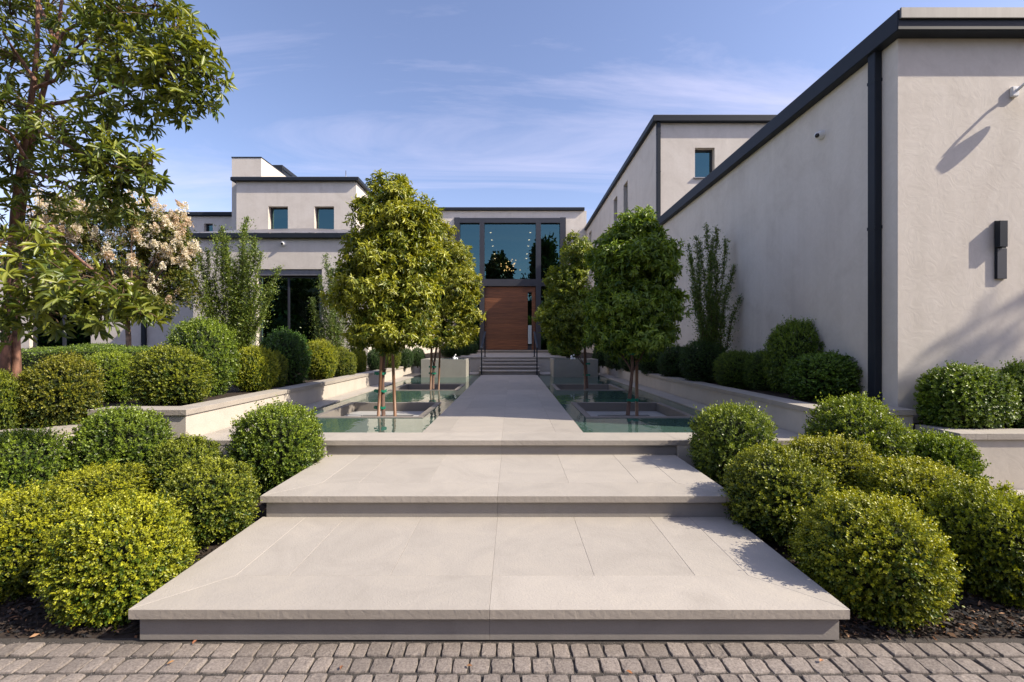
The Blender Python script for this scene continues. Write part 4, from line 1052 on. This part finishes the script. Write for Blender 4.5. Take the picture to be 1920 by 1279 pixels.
# low hedge behind
def hedge(name, x0, x1, y0, y1, z0, z1, n, lab, seed, leaf=.028):
    rng = np.random.default_rng(seed); ctr = np.array([(x0 + x1) / 2, (y0 + y1) / 2, (z0 + z1) / 2]); hf = np.array([(x1 - x0) / 2, (y1 - y0) / 2, (z1 - z0) / 2])
    p = rng.uniform(-1, 1, (n, 3)); ax = rng.choice(3, n, p=[.06, .44, .5]); p[np.arange(n), ax] = np.where(rng.random(n) < .5, -1, 1) * rng.uniform(.9, 1.03, n)
    p[:, 2] = np.where(ax == 2, np.abs(p[:, 2]), p[:, 2])
    nrm = np.zeros((n, 3)); nrm[np.arange(n), ax] = np.sign(p[np.arange(n), ax])
    w = p * hf; w[:, 2] += .05 * np.sin(w[:, 0] * 2.3) + .03 * np.sin(w[:, 0] * 5.1)
    ps, ds, cs = [], [], []
    for j in range(5):
        ps.append(w + rng.normal(0, .02, (n, 3))); ds.append(norm(nrm + rng.normal(0, .8, (n, 3)) + (0, 0, .4)))
        k = rng.random((n, 1)); cs.append(np.array(GR_OLD) * (1 - k) + np.array(GR_NEW) * k * 1.2)
    Pp, Dd, Cc = map(np.concatenate, (ps, ds, cs)); L_ = leaf * rng.uniform(.7, 1.2, len(Pp))
    lv = leaves(Pp, Dd, rng.normal(size=(len(Pp), 3)) + (0, 0, 1), L_, L_ * .55, Cc, 'quad')
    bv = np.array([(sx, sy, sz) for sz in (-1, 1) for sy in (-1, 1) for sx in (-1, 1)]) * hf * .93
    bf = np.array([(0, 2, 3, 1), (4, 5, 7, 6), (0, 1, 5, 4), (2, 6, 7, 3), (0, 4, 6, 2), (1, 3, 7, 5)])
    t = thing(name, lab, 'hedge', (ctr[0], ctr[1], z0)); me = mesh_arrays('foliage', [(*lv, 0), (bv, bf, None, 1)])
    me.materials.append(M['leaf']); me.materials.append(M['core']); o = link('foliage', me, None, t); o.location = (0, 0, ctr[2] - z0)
    return t
hedge('low_hedge', -10.4, -6.3, 8.2, 9.3, .75, 1.38, 9000, 'low clipped hedge running behind the flowering tree trunk at the left', 301)
hedge('low_hedge', -13.5, -6.0, 12.6, 13.4, .75, 1.42, 8000, 'shaded low hedge against the far left wing behind the flowering tree', 302)

# ------------------------------------------------------------------ trees in the pool pits
def whorls(centers, dirs, rng, per, leaf, ratio, new, old, droop, jitter=.5, age=None, kind='long', upness=.0):
    n = len(centers); ps, ds, us, ls, cs = [], [], [], [], []
    d = norm(dirs); a1 = norm(np.cross(d, rng.normal(size=(n, 3)))); a2 = np.cross(d, a1)
    if age is None: age = rng.random(n)
    for j in range(per):
        ang = 6.283 * j / per + rng.uniform(-.4, .4, n); o = a1 * np.cos(ang)[:, None] + a2 * np.sin(ang)[:, None]
        k = rng.uniform(.25, 1.1, n)[:, None]
        ps.append(centers + d * rng.uniform(-.04, .02, (n, 1)) * leaf * 12); ds.append(norm(o * 1.0 + d * k + np.array([0, 0, -droop]) + rng.normal(0, .18, (n, 3))))
        us.append(d + np.array([0, 0, .8]) + rng.normal(0, jitter, (n, 3)))
        ls.append(leaf * rng.uniform(.6, 1.2, n))
        q = np.clip(age + rng.normal(0, .18, n), 0, 1)[:, None]; cs.append((np.array(old) * (1 - q) + np.array(new) * q) * rng.uniform(.8, 1.2, (n, 1)))
    Pp, Dd, Uu, Ll, Cc = map(np.concatenate, (ps, ds, us, ls, cs))
    return leaves(Pp, Dd, Uu, Ll, Ll * ratio, Cc, kind)

def pool_tree(u, y, vb, crown, lab, trunkpts, stakes, ties, seed, n=2600, tint=(1, 1, 1)):
    """crown: list of (u, v, rx, rz) lobes in px at distance y; n whorls in all"""
    rng = np.random.default_rng(seed); rr = random.Random(seed)
    z0 = .30; x0 = X(u, y)
    t = thing('pool_tree', lab, 'tree', (x0, y, z0), group='trees standing in the pool pits')
    lob = []
    for (cu, cv, ru, rv) in crown:
        lob.append((np.array([X(cu, y) - x0, rr.uniform(-.12, .12), Z(cv, y) - z0]), np.array([ru * y / FPX, ru * y / FPX * .95, rv * y / FPX])))
    vol = np.array([l[1].prod() ** .75 for l in lob]); vol /= vol.sum()
    P_, D_, A_ = [], [], []; lumps = []
    for (c, r), f in zip(lob, vol):
        nl = max(10, int(150 * f))
        v = unit(nl, rng); rad = rng.uniform(.35, .98, nl) ** .8
        cen = c + v * r * rad[:, None]
        for q, vv_, ra in zip(cen, v, rad):
            k = int(.62 * n * f / nl * rr.uniform(.7, 1.3)); lr = rr.uniform(.12, .24)
            w = unit(k, rng) * (rng.random((k, 1)) ** .45) * np.array([lr, lr, lr * .8])
            P_.append(q + w); D_.append(norm(w / lr * .7 + vv_ * .7 + rng.normal(0, .3, (k, 3)))); A_.append(np.clip(rng.normal(.35 + .35 * ra * (vv_[2] > -.2), .2, k) + w[:, 2] / lr * .25, 0, 1))
            lumps.append(q)
        k = int(.34 * n * f); v = unit(k, rng); q = c + v * r * (rng.random((k, 1)) ** .28) * (1.0 + .13 * lumpy(v, seed + int(c[2] * 9), 3.2))[:, None]   # loose shoots between the clumps
        P_.append(q); D_.append(norm(v + rng.normal(0, .45, (k, 3)))); A_.append(np.clip(rng.normal(.6, .22, k), 0, 1))
    P_, D_, A_ = map(np.concatenate, (P_, D_, A_))
    lv = whorls(P_, D_, rng, 7, .086, .32, (.36, .36, .040), (.055, .10, .015), .60, age=A_)
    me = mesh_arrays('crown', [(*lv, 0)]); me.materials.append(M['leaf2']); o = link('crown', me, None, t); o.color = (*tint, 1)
    top = trunkpts[-1]
    sp = [([(X(a, y) - x0, dy, Z(b, y) - z0) for a, b, dy in trunkpts], [.032 - .018 * i / (len(trunkpts) - 1) for i in range(len(trunkpts))])]
    axis = [Vector(p) for p in sp[0][0]]
    tubes('trunk', sp, M['bark'], t, 8)
    br = []
    for q in lumps[::2]:
        q = Vector(q); s_ = min(axis[1:], key=lambda a: (a - (q - Vector((0, 0, .35)))).length)
        br.append((bezier(s_, q, 4, sag=.03, wob=.02, rnd=rr), [.014, .011, .009, .006, .003]))
    tubes('branches', br, M['bark'], t, 4)
    for k, (ua, va, ub, vb2, dy) in enumerate(stakes):
        s_ = thing('tree_stake', lab.split(',')[0].replace('rounded pool tree', 'pool tree') + ': ' + ('leaning wooden stake tied to its trunk' if k == 0 else 'upright wooden stake on its right'), 'stake', (X(ua, y + dy), y + dy, z0))
        tubes('pole', [([(0, 0, .0), (X(ub, y + dy) - X(ua, y + dy), 0, Z(vb2, y + dy) - z0)], [.026, .023])], M['stake'], s_, 8)
    for k, (cu, cv, w) in enumerate(ties):
        tt = thing('tree_tie', lab.split(',')[0].replace('rounded pool tree', 'pool tree') + ': ' + ['upper green tie', 'middle green tie', 'lowest green tie'][k] + ' round trunk and stake', 'tie', (X(cu, y), y, Z(cv, y)))
        bm = bmesh.new(); seg = 16; w_ = w * y / FPX
        rings = []
        for h in (-.018, .018):
            for rad in (1.0, .9):
                rings.append([bm.verts.new((w_ * rad * math.cos(a * 6.2832 / seg), .062 * rad * math.sin(a * 6.2832 / seg), h + .008 * math.sin(a * 2.1))) for a in range(seg)])
        for A_2, B_2 in ((0, 2), (1, 3), (0, 1), (2, 3)):
            for i in range(seg): bm.faces.new((rings[A_2][i], rings[A_2][(i + 1) % seg], rings[B_2][(i + 1) % seg], rings[B_2][i]))
        fin('band', bm, M['tie'], tt)
    return t
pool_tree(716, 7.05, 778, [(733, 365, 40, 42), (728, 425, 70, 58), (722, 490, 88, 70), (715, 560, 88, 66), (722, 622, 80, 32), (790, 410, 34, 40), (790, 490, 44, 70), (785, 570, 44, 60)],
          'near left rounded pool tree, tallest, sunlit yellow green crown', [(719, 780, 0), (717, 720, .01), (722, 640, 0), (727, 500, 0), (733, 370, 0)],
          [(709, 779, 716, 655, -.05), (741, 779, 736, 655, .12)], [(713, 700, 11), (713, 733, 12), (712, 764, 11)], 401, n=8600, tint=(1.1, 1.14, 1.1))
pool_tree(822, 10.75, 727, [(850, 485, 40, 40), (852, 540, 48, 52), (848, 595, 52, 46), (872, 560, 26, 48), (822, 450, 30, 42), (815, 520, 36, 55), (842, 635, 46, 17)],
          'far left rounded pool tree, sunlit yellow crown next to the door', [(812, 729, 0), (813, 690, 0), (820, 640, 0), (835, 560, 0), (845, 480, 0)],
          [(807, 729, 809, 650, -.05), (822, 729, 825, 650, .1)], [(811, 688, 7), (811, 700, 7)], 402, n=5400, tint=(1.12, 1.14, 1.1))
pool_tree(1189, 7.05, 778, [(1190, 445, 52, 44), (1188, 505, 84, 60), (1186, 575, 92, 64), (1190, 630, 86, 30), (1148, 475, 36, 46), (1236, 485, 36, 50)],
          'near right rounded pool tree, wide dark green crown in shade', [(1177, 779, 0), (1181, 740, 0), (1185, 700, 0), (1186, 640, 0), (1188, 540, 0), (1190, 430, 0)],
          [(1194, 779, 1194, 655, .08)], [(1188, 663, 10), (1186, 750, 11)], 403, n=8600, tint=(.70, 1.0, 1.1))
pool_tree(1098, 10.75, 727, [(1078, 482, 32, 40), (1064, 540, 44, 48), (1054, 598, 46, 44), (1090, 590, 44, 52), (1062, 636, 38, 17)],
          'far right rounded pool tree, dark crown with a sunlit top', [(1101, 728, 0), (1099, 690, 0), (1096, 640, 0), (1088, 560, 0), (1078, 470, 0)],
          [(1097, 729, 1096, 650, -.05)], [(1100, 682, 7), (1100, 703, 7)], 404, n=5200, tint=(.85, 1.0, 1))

# ------------------------------------------------------------------ tall feathery shrubs
def feathery(y, zg, stems, lab, seed, spread=.10, leaf=.032, tint=(1, 1, 1), every=.022, new=(.20, .25, .04), old=(.05, .10, .02)):
    """stems: (u_base, u_top, v_top)"""
    rng = np.random.default_rng(seed); rr = random.Random(seed); x0 = X(stems[0][0], y)
    t = thing('feathery_shrub', lab, 'shrub', (x0, y, zg)); sp = []; P_, D_ = [], []
    for (ub, ut, vt) in stems:
        dy0, dy1 = rr.uniform(-.1, .1), rr.uniform(-.28, .28)
        b = Vector((X(ub, y) - x0, dy0, 0)); tp = Vector((X(ut, y) - x0, dy1, Z(vt, y) - zg))
        pts = bezier(b, tp, 9, sag=0, wob=.035, rnd=rr)
        sp.append((pts, [.013 - .0011 * i for i in range(10)]))
        L_ = (tp - b).length; n = int(L_ / every)
        for i in range(n):
            s_ = rr.uniform(.10, 1.0) ** .9; k = min(8, int(s_ * 9)); f = s_ * 9 - k
            p = pts[k].lerp(pts[k + 1], f)
            # short side shoots
            off = Vector((rr.gauss(0, 1), rr.gauss(0, 1), rr.uniform(-.1, .9))) * spread * rr.random() * (1.15 - .8 * s_)
            for q in range(3):
                P_.append(p + off * (.4 + .3 * q) + Vector((rr.gauss(0, .012), rr.gauss(0, .012), rr.gauss(0, .02)))); D_.append((off.x * 3 + rr.gauss(0, .7), off.y * 3 + rr.gauss(0, .7), .75 + rr.gauss(0, .3)))
    P_ = np.array([tuple(p) for p in P_]); D_ = np.array(D_); n = len(P_); q = rng.random((n, 1)); C = np.array(old) * (1 - q) + np.array(new) * q
    L_ = leaf * rng.uniform(.6, 1.25, n)
    lv = leaves(P_, D_, rng.normal(size=(n, 3)), L_, L_ * .42, C, 'quad')
    me = mesh_arrays('leaves', [(*lv, 0)]); me.materials.append(M['leaf']); o = link('leaves', me, None, t); o.color = (*tint, 1)
    tubes('stems', sp, M['twig'], t, 5)
    return t
rr = random.Random(31)
feathery(10.6, .76, [(rr.uniform(405, 470), u, v) for u, v in ((385, 470), (398, 440), (372, 520), (410, 465), (425, 430), (437, 450), (452, 405), (460, 425), (472, 455), (488, 450), (500, 480), (515, 500), (520, 545), (425, 500), (445, 490), (470, 500), (395, 520), (412, 560), (440, 540), (480, 560), (375, 470), (495, 540), (458, 470), (432, 470), (505, 590))],
         'tall feathery shrub on thin upright stems in front of the left window wall', 501, tint=(1.15, 1.15, 1), spread=.27, every=.0038, leaf=.048)
feathery(12.4, .76, [(rr.uniform(605, 640), u, v) for u, v in ((590, 560), (598, 590), (605, 520), (612, 480), (618, 505), (628, 500), (640, 510), (650, 540), (622, 550), (600, 555), (635, 560))],
         'thin feathery shrub between the big left window and the first pool tree', 502, tint=(1.0, 1.05, 1.2), spread=.24, every=.004, leaf=.048)
feathery(8.6, .76, [(rr.uniform(1318, 1345), u, v) for u, v in ((1290, 480), (1300, 455), (1315, 440), (1335, 417), (1322, 450), (1344, 445), (1354, 422), (1362, 450), (1305, 500), (1345, 490), (1378, 500), (1330, 480), (1320, 520), (1350, 540), (1375, 560), (1295, 540), (1310, 570), (1360, 590), (1340, 560))],
         'tall feathery shrub against the side wall of the right wing', 503, spread=.15, tint=(.9, 1, .9), every=.0045, leaf=.040)

# ------------------------------------------------------------------ flowering tree
def flowering():
    y = 9.6; x0 = X(240, y); z0 = .76; rng = np.random.default_rng(601); rr = random.Random(601)
    t = thing('flowering_tree', 'crape myrtle with cream pink blossom and a mottled pale trunk', 'tree', (x0, y, z0))
    lob = [(150, 440, 55, 45), (205, 430, 60, 45), (265, 425, 58, 40), (308, 440, 40, 40), (325, 480, 24, 45), (190, 500, 70, 50), (260, 500, 75, 50), (320, 530, 45, 45), (250, 555, 60, 35), (120, 480, 45, 45), (300, 575, 40, 25)]
    P_, D_, lumps = [], [], []
    FP = []
    for (cu, cv, ru, rv) in lob:
        c = np.array([X(cu, y) - x0, rr.uniform(-.35, .35), Z(cv, y) - z0]); r = np.array([ru, ru, rv]) * y / FPX
        v = unit(24, rng); cen = c + v * r * rng.uniform(.45, 1, (24, 1))
        for q, vv_ in zip(cen, v):
            k = 42; lr = rr.uniform(.14, .25); w = unit(k, rng) * (rng.random((k, 1)) ** .5) * lr
            P_.append(q + w); D_.append(norm(w / lr + vv_ * .5 + rng.normal(0, .4, (k, 3)))); lumps.append(q)
            if (vv_[2] > -.15 or vv_[1] < -.2) and rr.random() < (.95 if cv < 500 else .5):
                FP.append(q + vv_ * lr * .8 + np.array([0, -.05, .06]))
                for _k in range(2 if cv < 510 else 0): FP.append(q + vv_ * lr * .6 + np.array([rr.uniform(-.16, .16), -.12, rr.uniform(.02, .16)]))
    P_, D_ = np.concatenate(P_), np.concatenate(D_)
    lv = whorls(P_, D_, rng, 6, .055, .45, (.20, .20, .03), (.04, .08, .015), .15, kind='quad')
    me = mesh_arrays('crown', [(*lv, 0)]); me.materials.append(M['leaf2']); link('crown', me, None, t)
    # panicles: cones of crumpled petals
    pp, dd, cc = [], [], []
    for c in FP:
        k = 150; h = rng.random(k); r = (1 - h * .75) * .085 * rr.uniform(.7, 1.25); a = rng.uniform(0, 6.28, k); L_ = rr.uniform(.13, .26)
        tilt = np.array([rr.gauss(0, .35), rr.gauss(-.2, .3), 1.0]); tilt /= np.linalg.norm(tilt)
        s_ = np.array([np.cos(a) * r, np.sin(a) * r, np.zeros(k)]).T * rng.uniform(.5, 1, (k, 1))
        pp.append(np.array(c) + s_ + tilt * (h * L_)[:, None]); dd.append(norm(s_ + rng.normal(0, .05, (k, 3)) + (0, 0, .02)))
        base = np.array(rr.choice([(.80, .75, .66), (.84, .80, .72), (.76, .67, .58), (.62, .48, .36)])); cc.append(base * rng.uniform(.75, 1.1, (k, 1)))
    pp, dd, cc = map(np.concatenate, (pp, dd, cc)); L_ = rng.uniform(.018, .034, len(pp))
    fv = leaves(pp, dd, rng.normal(size=pp.shape), L_, L_ * .9, cc, 'quad')
    me = mesh_arrays('blossom', [(*fv, 0)]); me.materials.append(M['petal']); link('blossom', me, None, t)
    tr = [Vector((0, 0, 0)), Vector((.01, 0, .4)), Vector((.0, .01, .9)), Vector((-.02, 0, 1.25))]
    tubes('trunk', [(tr, [.055, .050, .048, .05])], M['palebark'], t, 9)
    br = []
    for q in lumps[::3]:
        q = Vector(q); br.append((bezier(tr[-1], q, 5, sag=.12, wob=.05, rnd=rr), [.030, .022, .017, .012, .008, .004]))
    tubes('branches', br, M['palebark'], t, 5)
flowering()

# ------------------------------------------------------------------ large red-barked tree at the left
def red_tree():
    rng = np.random.default_rng(701); rr = random.Random(701); yb = 4.62; x0 = X(8, yb); z0 = .60
    t = thing('red_barked_tree', 'tall tree with peeling red trunks and long glossy leaves at the left edge', 'tree', (x0, yb, z0))
    O = Vector((x0, yb, z0))
    def W(u, v, y): return P(u, v, y) - O
    trunk = [[W(2, 790, 5.0), W(8, 700, 5.0), W(14, 600, 4.95), W(20, 500, 4.9), W(28, 400, 4.8), W(38, 320, 4.7), W(52, 230, 4.6), W(64, 150, 4.5), W(70, 80, 4.4), W(72, -40, 4.4), W(78, -240, 4.4)],
             [W(36, 790, 5.1), W(31, 700, 5.1), W(28, 610, 5.05), W(31, 520, 5.0), W(37, 430, 4.9), W(52, 300, 4.75), W(74, 200, 4.6), W(92, 130, 4.5), W(108, 60, 4.45), W(120, -30, 4.45), W(142, -200, 4.45)]]
    tubes('trunk', [(trunk[0], [.046, .045, .042, .039, .038, .032, .027, .023, .018, .012, .008])], M['redbark'], t, 10)
    tubes('trunk', [(trunk[1], [.046, .044, .041, .037, .033, .030, .024, .019, .015, .011, .007])], M['redbark'], t, 10)
    # limbs: list of polylines in (u, v, y)
    limbs = [[(66, 165, 4.35), (105, 150, 4.25), (140, 92, 4.15), (168, 70, 4.1)], [(72, 200, 4.4), (130, 190, 4.3), (190, 175, 4.2), (250, 145, 4.15), (320, 130, 4.1)],
             [(60, 240, 4.4), (120, 270, 4.2), (180, 300, 4.1), (240, 320, 4.05)], [(88, 130, 4.4), (120, 60, 4.4), (190, 20, 4.4), (290, 10, 4.3), (330, 20, 4.2)],
             [(36, 420, 4.55), (80, 440, 4.1), (130, 470, 3.8), (190, 520, 3.6), (240, 560, 3.5)], [(28, 500, 4.55), (60, 520, 4.1), (110, 560, 3.7), (150, 590, 3.5)],
             [(50, 300, 4.45), (20, 250, 4.2), (-30, 220, 4.0)], [(52, 320, 4.5), (110, 340, 4.4), (170, 370, 4.35), (215, 390, 4.3)], [(100, 70, 4.4), (60, -20, 4.3), (0, -60, 4.2)],
             [(20, 440, 4.5), (-10, 470, 4.0), (-40, 500, 3.7)], [(66, 150, 4.35), (30, 100, 4.2), (5, 60, 4.0)]]
    lp = []
    for lm in limbs:
        pts = [W(*q) for q in lm]; n = len(pts); lp.append((pts, [.019 - .013 * i / (n - 1) for i in range(n)]))
    tubes('limb', lp, M['redbark'], t, 7)
    # leafy masses (u, v, y, radius m, sprigs)
    ms = [(20, 30, 4.2, .36, 60), (90, 15, 4.3, .36, 55), (160, 30, 4.3, .34, 55), (225, 20, 4.3, .32, 50), (290, 30, 4.25, .28, 40), (330, 60, 4.15, .26, 44), (355, 95, 4.1, .24, 42), (375, 135, 4.1, .22, 40), (395, 148, 4.1, .14, 16),
          (340, 150, 4.1, .26, 46), (360, 190, 4.1, .18, 24), (335, 205, 4.1, .18, 26), (300, 110, 4.15, .28, 44), (270, 160, 4.2, .28, 44), (225, 110, 4.2, .30, 42), (235, 200, 4.15, .26, 36), (185, 150, 4.3, .26, 28),
          (300, 185, 4.15, .22, 30), (140, 120, 4.3, .28, 26), (95, 90, 4.3, .28, 26), (30, 110, 4.1, .34, 44), (10, 190, 4.0, .34, 46), (60, 270, 4.2, .30, 34), (110, 230, 4.25, .26, 26), (160, 250, 4.2, .26, 36), (200, 270, 4.15, .26, 42),
          (235, 300, 4.1, .22, 34), (268, 318, 4.05, .17, 26), (285, 310, 4.05, .10, 10), (205, 330, 4.15, .26, 44), (160, 320, 4.2, .26, 40), (120, 300, 4.25, .26, 32), (20, 300, 4.0, .30, 40), (70, 350, 4.2, .26, 30), (190, 370, 4.2, .24, 38), (225, 355, 4.15, .18, 26),
          (185, 395, 4.2, .12, 10), (-20, 380, 3.9, .30, 34), (60, 410, 4.1, .22, 18), (110, 370, 4.3, .22, 20),
          (40, 470, 3.7, .28, 40), (95, 480, 3.7, .26, 38), (20, 540, 3.6, .30, 44), (80, 540, 3.5, .26, 44), (135, 530, 3.5, .24, 40), (185, 560, 3.45, .22, 38), (230, 555, 3.4, .20, 32), (262, 590, 3.4, .13, 16), (140, 580, 3.45, .20, 30), (90, 590, 3.5, .20, 30),
          (190, 590, 3.4, .15, 20), (30, 600, 3.6, .20, 22), (-10, 450, 3.7, .30, 36), 
          (-40, 100, 4.0, .4, 40), (-60, 260, 3.9, .4, 40), (-60, 560, 3.6, .34, 34), (60, -70, 4.2, .45, 50), (200, -60, 4.3, .45, 50), (310, -40, 4.3, .30, 30), (-40, -60, 4.0, .45, 40), (100, -180, 4.2, .5, 40), (40, 190, 4.3, .26, 26), (250, 60, 4.3, .28, 34)]
    P_, D_, A_ = [], [], []; tw = []
    allp = [p for pts, _ in lp for p in pts] + [p for tk in trunk for p in tk]
    for (u, v, y, r, k) in ms:
        if u < 140 and v < 440: y += (.6, -.1, .5)[int(u + v) % 3]; r *= 1.15; k *= 1.1
        if v > 440: k *= .75
        else: r *= 1.15
        c = W(u, v, y); k = int(k * .56)
        q = unit(k, rng) * (rng.random((k, 1)) ** .42) * r
        P_.append(np.array(c) + q); D_.append(norm(q / r * .9 + rng.normal(0, .35, (k, 3)) + (.15, -.1, .35))); A_.append(np.clip(rng.normal(.35, .25, k) + q[:, 2] / r * .3, 0, 1))
        s_ = min(allp, key=lambda a: (a - c).length)
        tw.append((bezier(s_, c, 5, sag=.03, wob=.03, rnd=rr), [.009, .008, .007, .006, .005, .004]))
        for e in (np.array(c) + q)[::2]: tw.append((bezier(c, Vector(e), 2, sag=.02, wob=.01, rnd=rr), [.0055, .004, .003]))
    P_, D_, A_ = map(np.concatenate, (P_, D_, A_))
    lv = whorls(P_, D_, rng, 9, .106, .27, (.31, .34, .05), (.085, .13, .025), .30, age=A_, jitter=.35)
    me = mesh_arrays('crown', [(*lv, 0)]); me.materials.append(M['leaf2']); link('crown', me, None, t)
    tubes('twigs', tw, M['twig'], t, 4)['kind'] = 'stuff'
red_tree()

# ------------------------------------------------------------------ trees behind the camera (they show in the glass)
def back_tree(seed, R, H):
    rng = np.random.default_rng(seed); P_ = []; D_ = []
    for i in range(60):
        v = unit(1, rng)[0]; h = rng.uniform(.25, 1.0); w = R * (1.15 - h ** 2.2) * rng.uniform(.45, 1.0)
        a = rng.uniform(0, 6.28); c = np.array([math.cos(a) * w, math.sin(a) * w, h * H]); k = 130; r = rng.uniform(.5, 1.1) * R * .30
        q = unit(k, rng) * (rng.random((k, 1)) ** .5) * r; P_.append(c + q); D_.append(q / r + rng.normal(0, .4, (k, 3)))
    P_, D_ = np.concatenate(P_), np.concatenate(D_); n = len(P_); L_ = rng.uniform(.25, .6, n); C = np.array([(.035, .06, .018)]) * rng.uniform(.5, 1.6, (n, 1))
    lv = leaves(P_, D_, rng.normal(size=(n, 3)), L_, L_ * .6, C, 'oval'); me = mesh_arrays('crown', [(*lv, 0)]); me.materials.append(M['leaf2']); return me
BT = [back_tree(801, 3.2, 1.0 * 12), back_tree(802, 3.8, 12.0)]
tk = None
BK = [(-2.2, -21, 14.6, 1.15, 'tall dark tree reflected in the middle of the glass over the door'), (5.2, -23, 17.0, 1.2, 'tallest dark tree reflected in the right half of the glass over the door'),
      (10.5, -21, 14.0, 1.1, 'dark tree reflected in the right hand strip of the entrance glass'), (-9, -22, 9.5, 1.0, 'lower dark tree reflected in the left strip of the entrance glass'),
      (-16, -19, 11.5, 1.3, 'dark tree reflected in the big left window'), (-22, -18, 12.5, 1.4, 'broad dark tree reflected in the right pane of the big left window'),
      (-28, -18, 12.5, 1.4, 'broad dark tree reflected in the left pane of the big left window'), (-36, -20, 12.0, 1.5, 'dark tree reflected in the low wing glass at far left'),
      (-46, -20, 12.0, 1.6, 'second outermost dark tree reflected in the low wing glass'), (-56, -20, 12.0, 1.7, 'outermost dark tree reflected in the low wing glass'), (17, -20, 11.0, 1.2, 'dark tree standing beyond the drive to the right')]
for i, (x, y, h, s_, lb) in enumerate(BK):
    t = thing('background_tree', lb, 'tree', (x, y, -.05), group='trees across the drive')
    o = link('crown', BT[i % 2], None, t); o.scale = (s_, s_, h / 11.2); o.rotation_euler.z = i * 1.3
    if tk is None:
        tk = tubes('trunk', [([(0, 0, -.1), (.1, 0, 2.5), (0, .1, 6.5), (0, 0, 9)], [.32, .26, .18, .08])], M['bark'], t, 8)
    else:
        c = tk.copy(); COL.objects.link(c); c.parent = t
hedge('added_hedge', -75, 24, -17.5, -16, -.05, 4.2, 26000, 'long tall hedge added out of view to darken the low window reflections', 303, leaf=.30)  # added behind the camera so the lower glass reflects dark foliage, not sky
# slender tree out to the right whose sparse top shades the foot of the end wall
t = thing('slender_tree', 'slender sparse tree out of view, its soft shadow falling on the sunlit end wall', 'tree', (12.9, 2.6, 0))
rng = np.random.default_rng(77); P_ = []
for (dx, dy, z, r_, k) in ((.2, 0, 8.35, .35, 55), (-.3, .1, 8.0, .30, 40), (.9, -.2, 8.3, .35, 50), (1.9, 0, 8.7, .6, 110), (.5, .2, 7.4, .4, 60), (2.6, .1, 9.0, .8, 160)):
    P_.append(np.array([dx, dy, z]) + unit(k, rng) * (rng.random((k, 1)) ** .5) * r_ * np.array([1.3, 1, .6]))
P_ = np.concatenate(P_); n = len(P_); L_ = rng.uniform(.12, .3, n)
lv = leaves(P_, rng.normal(size=(n, 3)) + (0, 0, -.6), rng.normal(size=(n, 3)), L_, L_ * .3, np.array([(.07, .11, .03)]) * rng.uniform(.6, 1.4, (n, 1)), 'oval')
me = mesh_arrays('crown', [(*lv, 0)]); me.materials.append(M['leaf2']); link('crown', me, None, t)
tubes('trunk', [([(1, 0, 0), (.9, 0, 3), (.7, .1, 5.5), (.6, .1, 8.4)], [.11, .09, .06, .02])], M['bark'], t, 7)
# fallen leaves on the stone
for i, (u, v, c) in enumerate(((365, 1207, (.25, .10, .05)), (1180, 1264, (.30, .12, .04)), (1540, 1242, (.35, .16, .07)), (640, 1255, (.22, .10, .05)), (880, 1252, (.28, .14, .06)), (320, 1246, (.3, .16, .06)))):
    y = EYE * FPX / (v - CV); t = thing('fallen_leaf', ['dry brown leaf on the cobbles near the left step corner', 'curled orange brown leaf on the cobbles right of centre', 'dry leaf in a cobble joint below the right step corner', 'small dry leaf on the cobbles left of centre', 'tiny dry leaf on the cobbles at the centre', 'dry leaf scrap on the cobbles at the far left of the steps'][i], 'leaf', (X(u, y), y, .008), i * 1.1, 'fallen leaves on the cobbles')
    bm = bmesh.new()
    pts = [(0, -.022, 0), (.011, -.006, .006), (.009, .010, .008), (0, .022, .003), (-.010, .008, .009), (-.012, -.008, .005)]
    vs2 = [bm.verts.new(p) for p in pts]; bm.faces.new((vs2[0], vs2[1], vs2[2], vs2[3])); bm.faces.new((vs2[0], vs2[3], vs2[4], vs2[5]))
    o = fin('blade', bm, plain('dry_leaf', c, rough=.7), t); o.scale = (.7, .7, .7)
